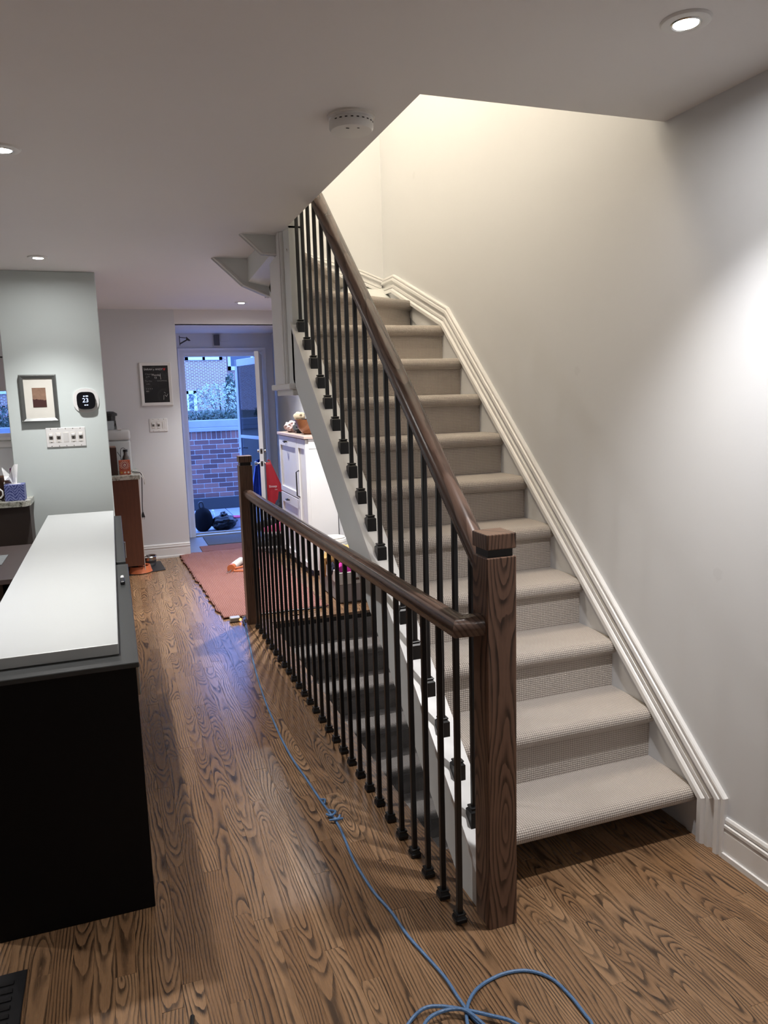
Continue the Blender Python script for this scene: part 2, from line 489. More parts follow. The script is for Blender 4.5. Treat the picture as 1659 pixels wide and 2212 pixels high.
# nosing boards around the stair well
for (y0, y1) in ((1.30, 2.42), (2.42, 3.55), (3.55, 4.4), (4.4, 5.29)):
    planks.append((WELLX-.07, WELLX, y0, y1, rg.random(), .35+.3*rg.random(), .0006))
for (y0, y1) in ((-2.5, -.9), (-.9, .2), (.2, 1.30), (5.29, 6.3), (6.3, 7.2), (7.2, YB+.02)):
    planks.append((WELLX-.07, WELLX, y0, y1, rg.random(), rg.random(), 0))
planks.append((WELLX, 1.42, WELL1, WELL1+.09, .31, .6, .0006)); planks.append((1.42, XW, WELL1, WELL1+.09, .77, .5, .0006))
def seen(p):
    s = 0; q = [proj((xx, yy, 0)) for xx, yy in ((p[0],p[2]),(p[1],p[2]),(p[1],p[3]),(p[0],p[3]))]
    ins = 0
    for i in range(5):
        t = proj(((p[0]+p[1])/2, p[2]+(p[3]-p[2])*i/4, 0))
        if t and 0 <= t[0] <= 1659 and 0 <= t[1] <= 2212: ins += 1
    if None in q or not ins: return 0
    for i in range(4): s += q[i][0]*q[(i+1) % 4][1] - q[(i+1) % 4][0]*q[i][1]
    hid = 1.0
    if p[1] < .03 and p[2] > 2.2: hid = .02          # under the black cabinet
    return abs(s)/2*ins/5*hid
planks.sort(key=seen, reverse=True)
for p in planks[:296]: link('plank', plank_mesh('plank', [p]), floor)
tag(link('planks_beyond', plank_mesh('planks_beyond', planks[296:]), floor), None, None, None, 'stuff')

# ---- ceiling
c = MB()
c.box((-3.2, -2.5, ZC), (.951, YB+.02, ZC+.3)); c.box((.951, -2.5, ZC), (XW, 2.25, ZC+.3)); c.box((.951, 5.20, ZC), (XW, YB+.02, ZC+.3)); c.box((.951, 5.10, ZC), (1.036, 5.20, ZC+.3))
ceiling = struct('ceiling', c, MT['ceil'], 'matte off-white ceiling with an opening above the stairs', 'ceiling')
c = MB().box((.66, YB, 2.335), (XW, YD, 2.60)).box((.66, YB-.002, 2.335), (XW, YB+.1, ZC))
struct('ceiling_foyer', c, MT['ceil'], 'lowered ceiling over the front-door foyer', 'ceiling')

# ---- walls
w = MB().box((XW, -2.5, -2.4), (XW+.12, YD+.15, 5.2))
struct('wall_right', w, MT['wall'], 'pale grey wall along the right side of the stairs', 'wall')
w = MB()
w.box((-3.2, YB, -.02), (-1.95, YB+.12, ZC)); w.box((-1.95, YB, -.02), (-.80, YB+.12, 1.29)); w.box((-1.95, YB, 1.98), (-.80, YB+.12, ZC)); w.box((-.80, YB, -.02), (.665, YB+.12, ZC))
wall_back = struct('wall_back', w, MT['wall'], 'pale grey back wall carrying the small chalkboard', 'wall')
w = MB().box((.575, YB+.12, -.1), (.664, YD, 2.6))
struct('wall_foyer', w, MT['wall'], 'short side wall at the left of the front-door foyer', 'wall')
w = MB()
w.box((.0, YD, -.2), (.834, YD+.12, 2.7)); w.box((1.694, YD, -.2), (XW+.12, YD+.12, 2.7)); w.box((.834, YD, 2.10), (1.694, YD+.12, 2.7))
struct('wall_front', w, MT['wall'], 'wall around the open front door', 'wall')
w = MB().box((-.655, 5.735, -.02), (-.029, 5.90, ZC), .004)
struct('wall_pillar', w, MT['wall_pillar'], 'greenish white wall pier behind the white counter slab', 'wall')
w = MB().box((-3.32, -2.5, -.02), (-3.2, YB+.1, ZC+.3)); struct('wall_left', w, MT['wall'], 'wall of the room beyond the left edge', 'wall')
w = MB().box((-3.3, -2.62, -.02), (XW+.12, -2.5, ZC+.3)); struct('wall_rear', w, MT['wall'], 'wall of the room behind the viewer', 'wall')
# upper stairwell and landing
w = MB().box((1.036, 5.09, 2.25), (XW, 5.20, 5.2)).box((1.28, 5.088, 2.08), (XW, 5.20, 2.26)).box((-1.4, 5.09, 2.775), (1.036, 5.20, 5.2)); struct('wall_stairwell', w, MT['wall'], 'cream lit wall at the turn of the stairs', 'wall')
w = MB()
w.box((-1.5, 2.15, 2.775), (XW, 2.25, 5.2)); w.box((-1.4, 2.25, 2.776), (XW, 2.43, 5.2)); w.box((-1.5, 2.2, 2.775), (-1.4, 5.1, 5.2))
struct('wall_landing', w, MT['wall'], 'walls of the upper landing above the ceiling', 'wall')
w = MB().box((-1.5, 2.15, 5.0), (XW, 5.2, 5.1)); struct('ceiling_landing', w, MT['ceil'], 'ceiling of the upper landing', 'ceiling')
# basement well
w = MB().box((WELLX-.06, 1.0, -2.4), (WELLX, WELL1+.1, -.021)).box((WELLX, .95, -2.4), (XW, 1.05, -.05)).box((WELLX-.06, 1.0, -2.5), (XW, WELL1+.2, -2.4))
w.box((WELLX, WELL1+.012, -2.4), (XW, WELL1+.15, -.021))
struct('wall_basement', w, MT['wall'], 'walls of the basement stair shaft', 'wall')

# ---- baseboards (profile: a = out of the wall, b = down from the top)
BB = [(0, 0), (.006, 0), (.010, .008), (.010, .018), (.006, .022), (.014, .026), (.014, .036), (.009, .040), (.012, .052), (.012, .125), (.019, .126), (.019, .145), (0, .145)]
m = MB().sweep([(XW, 1.843, .145), (XW, -2.5, .145)], [(a, -b) for a, b in BB], (-1, 0, 0))
struct('baseboard_right', m, MT['trim'], 'white moulded baseboard along the lower right wall', 'baseboard')
m = MB().sweep([(.665, YB, .145), (.17, YB, .145)], [(a, b) for a, b in BB], (0, -1, 0))
struct('baseboard_back', m, MT['trim'], 'white moulded baseboard under the chalkboard wall', 'baseboard')
# ---- stair wall trim
TR = [(0, 0), (.014, 0), (.018, .005), (.018, .014), (.013, .017), (.022, .022), (.024, .036), (.008, .042), (.007, .060), (.019, .066), (.019, .080), (.013, .083), (.022, .088), (.028, .094), (.028, .112), (0, .112)]
def ztop(y): return .212 + .851*(y-1.843)
path = [(XW, 1.843, .0), (XW, 1.843, .212), (XW, 4.02, ztop(4.02)), (XW, 4.867, 2.373), (XW, 5.09, 2.373)]
m = MB().sweep(path, [(a, b) for a, b in TR], (-1, 0, 0))
struct('trim_1', m, MT['trim'], 'white moulded trim climbing the wall beside the stairs', 'trim')
path = [(XW, 5.09, 2.373), (1.70, 5.09, 2.428), (1.27, 5.09, 2.545), (.7, 5.09, 2.95)]
m = MB().sweep(path, [(a, b*.85) for a, b in TR], (0, -1, 0))
struct('trim_2', m, MT['trim'], 'white moulded trim on the wall at the turn of the stairs', 'trim')

# ================================================================== CARPETED STAIRS
XL, XR = 1.035, 1.842
def carpet_mesh(name, prof, xl, xr, back=None, map3=None):
    """prof: open polyline (y,z) from back of tread over the nose down the riser; extruded along x with metric UVs"""
    bm = bmesh.new(); uvl = bm.loops.layers.uv.new('uv')
    L = [0]
    for a, b in zip(prof, prof[1:]): L.append(L[-1] + math.hypot(b[0]-a[0], b[1]-a[1]))
    A = [bm.verts.new((xl, y, z)) for y, z in prof]; B = [bm.verts.new((xr, y, z)) for y, z in prof]
    for i in range(len(prof)-1):
        f = bm.faces.new((A[i], A[i+1], B[i+1], B[i]))
        for lp, (u, v) in zip(f.loops, ((xl, L[i]), (xl, L[i+1]), (xr, L[i+1]), (xr, L[i]))): lp[uvl].uv = (u, v)
        f.smooth = True
    for S in (A, B):
        f = bm.faces.new(S)
        for lp in f.loops: lp[uvl].uv = (lp.vert.co.y, lp.vert.co.z)
    f = bm.faces.new((A[0], B[0], B[-1], A[-1]))
    for lp in f.loops: lp[uvl].uv = (lp.vert.co.x, lp.vert.co.y)
    bmesh.ops.recalc_face_normals(bm, faces=bm.faces)
    me = bpy.data.meshes.new(name); bm.to_mesh(me); bm.free(); me.materials.append(MT['carpet'])
    try: me.set_sharp_from_angle(angle=math.radians(50))
    except Exception: pass
    return me
def nose_prof(y, z, depth, drop, r=.030, over=.030):
    """tread from y+depth (back) to the nose front at y, rounded, tucked under, then riser down by drop"""
    p = [(y+depth, z), (y+depth*.5, z+.001), (y+r, z)]
    for i in range(1, 9):
        t = PI*i/8
        p.append((y + r - r*math.sin(t), z - r + r*math.cos(t)))
    p += [(y+over+.004, z-2*r-.001), (y+over+.006, z-2*r-.004)]
    if drop > .06: p += [(y+over, z-drop)]
    return p
stairs = thing('carpeted_staircase', 'white sided staircase with beige woven carpet climbing beside the grey wall', 'staircase', (1.4, 1.97, 0))
SB = Vector((1.4, 1.97, 0))
riser_m = {}
proto_t = carpet_mesh('tread', [(y, z) for y, z in nose_prof(0, 0, RUN+.032, .0)], XL-1.4, XR-1.4)
def riser_mesh(h):
    return carpet_mesh('riser', [(.03, -.055), (.0295, -h*.5), (.03, -h+.001), (.05, -h+.001)], XL-1.4, XR-1.4)
rm0, rm1 = riser_mesh(NZ), riser_mesh(RISE)
for k in range(10):
    if k == 9:
        me = carpet_mesh('tread', nose_prof(0, 0, RUN*.35, 0), XL-1.4, XR-1.4)
    t = link('tread', proto_t if k < 9 else me, stairs, (0, NY+k*RUN-SB.y, NZ+k*RISE))
    rl = link('riser', rm0 if k == 0 else rm1, t, (0, 0, 0))
    if k == 0:
        rl.location.y = .21
        mm = MB().box((XL, NY+.03, NZ-.052), (XR, NY+.25, NZ-.03)); mm.build('tread_board', MT['dark'], t, SB+Vector((0, NY-SB.y, NZ)))
# winder steps at the turn (pivot at the inner corner)
PV = Vector((1.0, 4.085))
def winder(ang0, ang1, z, name='winder_tread'):
    """wedge tread between two rays from the pivot, clipped to the shaft; rounded front and riser"""
    def hit(a):
        dx, dy = math.cos(a), math.sin(a)
        t = min((XR-PV.x)/dx if dx > 1e-6 else 9, (5.085-PV.y)/dy if dy > 1e-6 else 9)
        return PV.x+dx*t, PV.y+dy*t
    a = (PV.x, PV.y); b = hit(ang0); cc = hit(ang1)
    ring = [a, b]
    if b[0] > XR-.01 and cc[0] < XR-.01: ring.append((XR, 5.085))
    ring.append(cc)
    bm = bmesh.new(); uvl = bm.loops.layers.uv.new('uv')
    d = Vector((math.cos(ang0), math.sin(ang0))); n = Vector((d.y, -d.x))     # n: towards the walker
    ln = (Vector(b)-Vector(a)).length
    prof = nose_prof(0, 0, .09, RISE+.005)
    L = [0]
    for p, q in zip(prof, prof[1:]): L.append(L[-1]+math.hypot(q[0]-p[0], q[1]-p[1]))
    A, B = [], []
    for (py, pz) in prof:
        o = -n*(py-.03)
        A.append(bm.verts.new((a[0]+o.x, a[1]+o.y, z+pz))); B.append(bm.verts.new((b[0]+o.x - (d.x*.0), b[1]+o.y, z+pz)))
    for i in range(len(prof)-1):
        f = bm.faces.new((A[i], A[i+1], B[i+1], B[i])); f.smooth = True
        for lp, uv in zip(f.loops, ((0, L[i]), (0, L[i+1]), (ln, L[i+1]), (ln, L[i]))): lp[uvl].uv = uv
    bm.faces.new(A); bm.faces.new(B)
    T = [bm.verts.new((q[0], q[1], z)) for q in ring]; Bt = [bm.verts.new((q[0], q[1], z-.03)) for q in ring]
    f = bm.faces.new(T)
    for lp in f.loops: lp[uvl].uv = (lp.vert.co.x, lp.vert.co.y)
    bm.faces.new(Bt)
    for i in range(len(T)): bm.faces.new((T[i], T[(i+1) % len(T)], Bt[(i+1) % len(T)], Bt[i]))
    bmesh.ops.recalc_face_normals(bm, faces=bm.faces)
    bmesh.ops.translate(bm, verts=bm.verts, vec=-SB)
    me = bpy.data.meshes.new(name); bm.to_mesh(me); bm.free(); me.materials.append(MT['carpet'])
    link(name, me, stairs)
R30 = math.radians(30.6)
# flat part of tread ten up to the first winder
bm_ = MB(); zt = NZ+9*RISE
bm_.prism([(PV.x+.03, NY+9*RUN+.07), (XR, NY+9*RUN+.07), (XR, 4.60), (PV.x+.03, 4.10)], 2, zt-.03, zt)
fl = bm_.build('winder_tread', MT['carpet'], stairs, SB)
uvm = fl.data.uv_layers.new(name='uv')
for lp in fl.data.loops:
    v = fl.data.vertices[lp.vertex_index].co; uvm.data[lp.index].uv = (v.x, v.y)
winder(R30, 2*R30, NZ+10*RISE)
winder(2*R30, PI/2, NZ+11*RISE)
for k in range(3):            # first steps of the flight turning left, partly above the ceiling
    xx = .97 - k*RUN; zz = NZ+(12+k)*RISE
    m = MB().box((xx-RUN, 4.10, zz-.03), (xx+.03, 5.085, zz), .012, 2).box((xx-.015, 4.10, zz-RISE), (xx, 5.085, zz-.02))
    f2 = m.build('upper_tread', MT['carpet'], stairs, SB)
    uvm = f2.data.uv_layers.new(name='uv')
    for lp in f2.data.loops:
        v = f2.data.vertices[lp.vertex_index].co; uvm.data[lp.index].uv = (v.y, v.x+v.z)
# stringer (outer white side), cap board, soffit
CAPA = (1.905, .245 + .846*(1.905-2.02)); CAPB = (4.03, .245 + .846*(4.03-2.02))
def zcap(y): return .243 + .846*(y-2.02)
def zlow(y): return .012 + .815*(y-2.055)
m = MB().prism([(1.905, 0.0), (2.04, 0.0), (2.055, .012), (4.10, zlow(4.10)), (4.10, zcap(4.10)-.02), (1.905, zcap(1.905)-.02)], 0, .952, 1.036)
m.build('stringer', MT['skirt'], stairs, SB)
m = MB().prism([(1.905, zcap(1.905)-.024), (4.08, zcap(4.08)-.024), (4.08, zcap(4.08)), (1.905, zcap(1.905))], 0, .943, 1.042)
m.build('stringer_cap', MT['trim'], stairs, SB)
m = MB().prism([(2.25, zlow(2.25)-.02), (4.20, zlow(4.20)-.02), (4.20, zlow(4.20)), (2.25, zlow(2.25))], 0, 1.036, XW-.008)
m.build('soffit', MT['skirt'], stairs, SB)
m = MB().prism([(4.20, zlow(4.20)-.02), (5.09, 2.28), (5.09, 2.32), (4.20, zlow(4.20)+.02)], 0, 1.036, XW-.008)
m.build('soffit', MT['skirt'], stairs, SB)
# inner skirting board on the wall side (between steps and trim)
m = MB().prism([(1.85, .0), (2.02, .0), (4.25, 1.88), (4.80, 2.18), (5.085, 2.20), (5.085, 2.36), (4.86, 2.36), (4.03, 2.06), (1.85, .205)], 0, XW-.007, XW)
m.build('skirt_board', MT['wall'], stairs, SB)

# boxed-in wall end hanging at the turn, with its casing
wb = MB().box((.952, 4.06, 1.628), (1.036, 4.50, ZC)).box((.951, 4.06, ZC-.01), (1.036, 4.50, 3.0))
boxw = struct('wall_stair_end', wb, MT['skirt'], 'white boxed wall end hanging beside the top balusters', 'wall')
m = MB().box((.936, 4.20, 1.66), (.953, 4.51, ZC-.001), .003).box((.929, 4.215, 1.66), (.937, 4.245, ZC-.001), .002).box((.931, 4.255, 1.66), (.937, 4.27, ZC-.001), .002)
m.build('casing', MT['trim'], boxw)
m = MB().box((.918, 4.06, 1.628), (1.036, 4.54, 1.66), .006, 2).box((.938, 4.07, 1.596), (1.036, 4.47, 1.630), .003)
m.build('bottom_moulding', MT['trim'], boxw)
# underside of the flight turning left above the passage
ub = MB()
YA_, YF_ = 4.31, 5.04
ub.prism([(.737, ZC), (.853, 2.372), (.952, 2.366), (.952, ZC)], 1, YA_, YA_+.03)
ub.prism([(.678, ZC), (.865, 2.305), (1.036, 2.235), (1.036, ZC)], 1, YF_, YF_+.045)
ust = struct('trim_3', ub, MT['skirt'], 'white underside of the stairs turning left below the ceiling', 'trim')
m = MB()
m.sweep([(.678, YF_+.01, ZC), (.865, YF_+.01, 2.305), (1.036, YF_+.01, 2.235)], [(-.03, .0), (.016, .0), (.022, .006), (.016, .014), (.012, .022), (-.03, .022)], (0, -1, 0))
m.sweep([(.737, YA_+.01, ZC), (.853, YA_+.01, 2.372), (.952, YA_+.01, 2.366)], [(-.02, .0), (.012, .0), (.016, .006), (.012, .014), (-.02, .014)], (0, -1, 0))
m.build('edge_moulding', MT['trim'], ust)
m = MB()
m.hexa([(.905, YA_+.03, 2.372), (.952, YA_+.03, 2.36), (1.036, YF_, 2.30), (.90, YF_, 2.33), (.905, YA_+.03, ZC), (.952, YA_+.03, ZC), (1.036, YF_, ZC), (.90, YF_, ZC)])
m.build('soffit_panel', MT['skirt'], ust)

# ================================================================== NEWELS, RAILS, BALUSTERS
def newel(parent, base, x0, x1, y0, y1):
    m = MB().box((x0, y0, -.002), (x1, y1, 1.131), .003, 2)
    n = m.build('newel_post', MT['newel'], parent, base)
    m = MB().box((x0+.008, y0+.008, 1.131), (x1-.008, y1-.008, 1.155)); m.build('newel_neck', MT['neck'], n, base)
    m = MB().box((x0, y0, 1.153), (x1, y1, 1.197), .003, 2); m.build('newel_cap', MT['newel'], n, base)
    return n
RPROF = [(-.030, -.012), (-.034, .004), (-.028, .022), (-.014, .032), (0, .034), (.014, .032), (.028, .022), (.034, .004), (.030, -.012), (.024, -.024), (-.024, -.024)]
def mesh_of(mb, name, mat):
    bmesh.ops.recalc_face_normals(mb.bm, faces=mb.bm.faces)
    me = bpy.data.meshes.new(name); mb.bm.to_mesh(me); mb.bm.free(); me.materials.append(mat); return me
bal_floor = mesh_of(MB().box((-.0084, -.0084, .001), (.0084, .0084, .925), .0022), 'baluster', MT['iron'])
sh = MB().box((-.0185, -.0185, .0), (.0185, .0185, .016), .003).hexa([(-.017,-.017,.016),(.017,-.017,.016),(.017,.017,.016),(-.017,.017,.016),(-.0125,-.0125,.024),(.0125,-.0125,.024),(.0125,.0125,.024),(-.0125,.0125,.024)]).box((-.0155, -.0155, .024), (.0155, .0155, .031), .002)
shoe_floor = mesh_of(sh, 'shoe', MT['iron'])
bal_stair = mesh_of(MB().box((-.0084, -.0084, .001), (.0084, .0084, .905), .0022), 'baluster', MT['iron'])
sl = .846
def sz(y, z): return z + sl*y
sh = MB().hexa([(-.0195,-.0195,sz(-.0195,-.002)),(.0195,-.0195,sz(-.0195,-.002)),(.0195,.0195,sz(.0195,-.002)),(-.0195,.0195,sz(.0195,-.002)),(-.0195,-.0195,.036),(.0195,-.0195,.036),(.0195,.0195,.036),(-.0195,.0195,.036)])
sh.hexa([(-.0195,-.0195,.036),(.0195,-.0195,.036),(.0195,.0195,.036),(-.0195,.0195,.036),(-.0125,-.0125,.044),(.0125,-.0125,.044),(.0125,.0125,.044),(-.0125,.0125,.044)]).box((-.0165, -.0165, .044), (.0165, .0165, .051), .002)
shoe_stair = mesh_of(sh, 'shoe', MT['iron'])

# stair railing
sbase = Vector((.987, 1.866, 0))
srail = thing('stair_railing', 'dark oak stair railing with black iron balusters from near newel up the stairs', 'railing', sbase)
newel(srail, sbase, .941, 1.033, 1.820, 1.911)
XS = .988
def zrail(y): return 1.572 + .845*(y-2.507)
prof = [(a, b) for a, b in RPROF]
ra = math.atan(.845); rl_ = (4.07-1.905)/math.cos(ra); 
m = MB(); A_ = [m.bm.verts.new((a, b*math.tan(ra)*1.0, b)) for a, b in prof]; B_ = [m.bm.verts.new((a, rl_, b)) for a, b in prof]   # plumb cut against the newel
for j in range(len(prof)): m.bm.faces.new((A_[j], A_[(j+1) % len(prof)], B_[(j+1) % len(prof)], B_[j]))
m.bm.faces.new(A_[::-1]); m.bm.faces.new(B_)
hr = m.build('handrail', MT['rail'], srail, smooth=True, loc=(XS-sbase.x, 1.905-sbase.y, zrail(1.905)))
hr.rotation_euler[0] = ra
for k in range(18):
    y = 4.028 - .1185*k
    b = link('baluster', bal_stair, srail, (XS-sbase.x, y-sbase.y, zcap(y)))
    link('shoe', shoe_stair, b, (0, 0, 0))
# floor railing
fbase = Vector((.845, 5.255, 0))
frail = thing('floor_railing', 'low dark oak railing with black iron balusters guarding the basement stair well', 'railing', fbase)
newel(frail, fbase, .801, .891, 5.210, 5.300)
def xfr(y): return .877 - .0078*(y-1.88)
ZR = .932
m = MB().sweep([(xfr(5.215), 5.215, ZR), (xfr(1.868), 1.868, ZR), (.943, 1.860, ZR)], [(b, a) for a, b in RPROF], (0, 0, 1))
m.build('handrail', MT['rail'], frail, fbase, smooth=True)
for k in range(28):
    y = 1.893 + .1188*k
    b = link('baluster', bal_floor, frail, (xfr(y)-fbase.x, y-fbase.y, 0.0))
    link('shoe', shoe_floor, b, (0, 0, 0))

# ================================================================== BASEMENT STAIRS
bb = Vector((1.4, WELL1, 0))
bst = thing('basement_staircase', 'dim carpeted stairs going down behind the low railing', 'staircase', bb)
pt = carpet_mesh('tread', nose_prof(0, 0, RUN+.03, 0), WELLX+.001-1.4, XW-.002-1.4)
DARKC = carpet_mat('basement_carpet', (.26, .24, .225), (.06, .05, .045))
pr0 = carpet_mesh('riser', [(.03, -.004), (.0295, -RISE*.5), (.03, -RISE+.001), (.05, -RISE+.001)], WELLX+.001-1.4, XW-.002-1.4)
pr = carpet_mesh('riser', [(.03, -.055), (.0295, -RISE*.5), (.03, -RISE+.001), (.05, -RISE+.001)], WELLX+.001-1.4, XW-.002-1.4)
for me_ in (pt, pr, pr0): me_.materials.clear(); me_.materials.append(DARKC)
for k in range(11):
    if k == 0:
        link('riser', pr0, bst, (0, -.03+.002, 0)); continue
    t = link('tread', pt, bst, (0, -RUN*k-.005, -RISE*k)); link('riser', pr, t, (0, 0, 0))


# ================================================================== RECESSED LIGHTS, SMOKE DETECTOR
def downlight(x, y, label, z=ZC, power=1.0):
    t = thing('recessed_light', label, 'ceiling light', (x, y, z), 'recessed ceiling lights')
    MB().lathe([(.036, -.0005), (.036, -.006), (.044, -.009), (.058, -.006), (.062, -.0005)], n=32).build('trim_ring', MT['white'], t, smooth=True)
    MB().lathe([(.030, -.001), (.030, -.008), (.034, -.010), (.037, -.007), (.037, -.001)], n=28).build('inner_ring', MT['steel'], t, smooth=True)
    MB().lathe([(0, -.0055), (.030, -.0055), (.030, -.001), (0, -.001)], n=24).build('lens', MT['lens'], t)
    ld = bpy.data.lights.new('downlight', 'SPOT'); ld.energy = LAMP_W*power; ld.color = LAMP_C
    ld.spot_size = math.radians(98); ld.spot_blend = .92; ld.shadow_soft_size = .03
    lo = bpy.data.objects.new('downlight', ld); COL.objects.link(lo); lo.parent = t; lo.location = (0, 0, -.02)
    return t
downlight(1.412, 1.648, 'large bright recessed light in the upper right ceiling above the bottom step', power=.74)
downlight(-.285, 3.084, 'recessed light cut by the left edge of the ceiling', power=.8)
downlight(-.342, 5.208, 'recessed light in the ceiling just in front of the greenish pier', power=.62)
downlight(1.225, 7.267, 'small recessed light in the ceiling near the front door')
downlight(1.25, 5.78, 'recessed light hidden behind the turn of the stairs', power=2.0)
downlight(1.412, -.45, 'recessed light behind the viewer on the right', power=.35)
downlight(-.285, -1.2, 'recessed light behind the viewer on the left', power=.35)
downlight(-1.9, 3.084, 'recessed light over the dining table')
downlight(-1.9, 6.9, 'recessed light over the kitchen window')
# lamp of the upper landing
t = thing('landing_lamp', 'round ceiling lamp of the upper landing', 'ceiling light', (.45, 3.35, 5.0))
MB().lathe([(0, -.09), (.10, -.085), (.16, -.05), (.17, 0), (0, 0)], n=32).build('shade', emit('landing_shade', UP_C, 6.0), t, smooth=True)
ld = bpy.data.lights.new('landing_light', 'POINT'); ld.energy = UP_W; ld.color = UP_C; ld.shadow_soft_size = .22
lo = bpy.data.objects.new('landing_light', ld); COL.objects.link(lo); lo.parent = t; lo.location = (0, 0, -.30)

t = thing('smoke_detector', 'round white smoke detector on the ceiling near the stair opening', 'smoke detector', (.803, 2.475, ZC))
body = MB().lathe([(.072, 0), (.072, -.012), (.068, -.014), (.071, -.018), (.071, -.040), (.066, -.047), (.02, -.049), (0, -.049)], n=40).build('body', MT['white'], t, smooth=True)
MB().lathe([(.078, 0), (.078, -.006), (.070, -.008), (.070, 0)], n=40).build('mounting_ring', MT['offwhite'], t, smooth=True)
m = MB()
for a in range(-60, 61, 15):
    r = math.radians(a-90); m.box((-.004, -.0015, -.0015), (.004, .0015, .0015))
    vs = list(m.bm.verts)[-8:]
    bmesh.ops.rotate(m.bm, verts=vs, cent=(0, 0, 0), matrix=Matrix.Rotation(r+PI/2, 3, 'Z'))
    bmesh.ops.translate(m.bm, verts=vs, vec=(.0705*math.cos(r), .0705*math.sin(r), -.024))
m.build('vents', MT['blackp'], t)
MB().box((-.028, -.035, -.0500), (-.018, -.031, -.0488)).box((.006, -.045, -.0500), (.013, -.042, -.0488)).build('indicator', MT['blackp'], t)

# ================================================================== BLACK CABINET WITH WHITE SLAB
cb = Vector((-.21, 3.9, 0))
t = thing('black_cabinet', 'long black low cabinet under the white slab', 'cabinet', cb)
m = MB().box((-.435, 2.312, .0), (.012, 2.345, .795), .002); m.build('end_panel', MT['black'], t, cb)
m = MB().box((-.43, 2.345, .05), (-.02, 5.47, .795)); m.build('body', MT['black'], t, cb)
for i, (a, b_) in enumerate(((2.35, 3.08), (3.085, 3.80), (3.86, 4.62), (4.625, 5.47))):
    d = MB().box((-.019, a, .06), (.006, b_-.004, .78), .002).build('door', MT['black'], t, cb)
    MB().box((.006, a+.08, .66), (.022, a+.10, .76), .003).build('handle', MT['steel'], d, cb)
m = MB().box((-.438, 2.305, .795), (.021, 3.795, .812), .002); m.build('top_board', MT['blacktop'], t, cb)
m = MB().box((-.438, 3.86, .795), (.012, 5.48, .812), .002); m.build('top_board', MT['blacktop'], t, cb)
m = MB().box((-.40, 2.345, .0), (-.05, 5.45, .05)); m.build('plinth', MT['black'], t, cb)
single('counter_slab', MB().box((-.452, 2.40, .8125), (-.034, 5.50, .848), .003, 2), MT['slab'], 'long white slab lying on the black cabinet', 'countertop', (-.243, 3.9, .8125))
t = thing('remote', 'small black gadget with white tip on the black cabinet edge', 'gadget', (-.010, 3.40, .812))
MB().box((-.008, -.05, .0005), (.010, .03, .016), .003).build('body', MT['blackp'], t); MB().box((-.006, .03, .0005), (.008, .085, .014), .003).build('tip', MT['white'], t)

# ================================================================== PIER: picture, thermostat, switches
PY = 5.735
pb = Vector((-.453, PY, 1.464))
t = thing('framed_picture', 'small picture in a wide silver frame on the greenish pier', 'picture', pb)
m = MB()
o0, o1, z0, z1, fw = -.570, -.336, 1.468, 1.789, .026
m.sweep([(o0, PY, z0), (o1, PY, z0), (o1, PY, z1), (o0, PY, z1), (o0, PY, z0)][:5], [(0, 0), (.026, 0), (.028, .008), (.018, fw), (0, fw)], (0, -1, 0))
m.build('frame', MT['silver'], t, pb)
MB().box((o0+.02, PY-.012, z0+.02), (o1-.02, PY-.001, z1-.02)).build('mat_board', plain('mat_board', (.70, .69, .63), .8), t, pb)
def art_mat():
    m, nt, b = new_mat('sepia_print'); co = objco(nt)
    sp = N(nt, 'ShaderNodeSeparateXYZ'); nt.links.new(co, sp.inputs[0])
    f = noise_n(nt, co, 30, 4, .6)
    c = mixc(nt, f, (.13, .07, .045), (.36, .22, .15))
    h = math_n(nt, 'ADD', sp.outputs[2], math_n(nt, 'MULTIPLY', noise_n(nt, co, 26, 2), -.06))
    k = math_n(nt, 'LESS_THAN', h, .128)
    nt.links.new(mixc(nt, k, c, (.05, .014, .012)), b.inputs['Base Color']); b.inputs['Roughness'].default_value = .6
    return m
MB().box((-.494, PY-.0135, 1.568), (-.408, PY-.0118, 1.700)).build('print', art_mat(), t, pb)

tb = Vector((-.155, PY, 1.605))
t = thing('thermostat', 'round black thermostat showing 23 on a white wall plate', 'thermostat', tb)
def squircle(r, n=40, e=3.4):
    return [(r*math.copysign(abs(math.cos(a))**(2/e), math.cos(a)), r*math.copysign(abs(math.sin(a))**(2/e), math.sin(a))) for a in [2*PI*i/n for i in range(n)]]
MB().prism([(x*1.0+tb.x, z+tb.z) for x, z in squircle(.084, e=2.5)], 1, PY-.007, PY).build('wall_plate', MT['white'], t, tb)
MB().prism([(x+tb.x, z+tb.z-.0) for x, z in squircle(.060)], 1, PY-.030, PY-.007).build('body', MT['blackp'], t, tb)
MB().prism([(x+tb.x, z+tb.z-.0) for x, z in squircle(.0595)], 1, PY-.033, PY-.030).build('screen', MT['screen'], t, tb)
text('digits', '23', .042, MT['led'], t, (-.024, -.0335, -.012))
MB().box((-.016, -.0336, .027), (-.005, -.0331, .033)).box((.000, -.0336, .027), (.016, -.0331, .034)).box((-.012, -.0336, -.034), (-.002, -.0331, -.028)).box((.002, -.0336, -.034), (.012, -.0331, -.028)).build('status_icons', MT['led'], t)

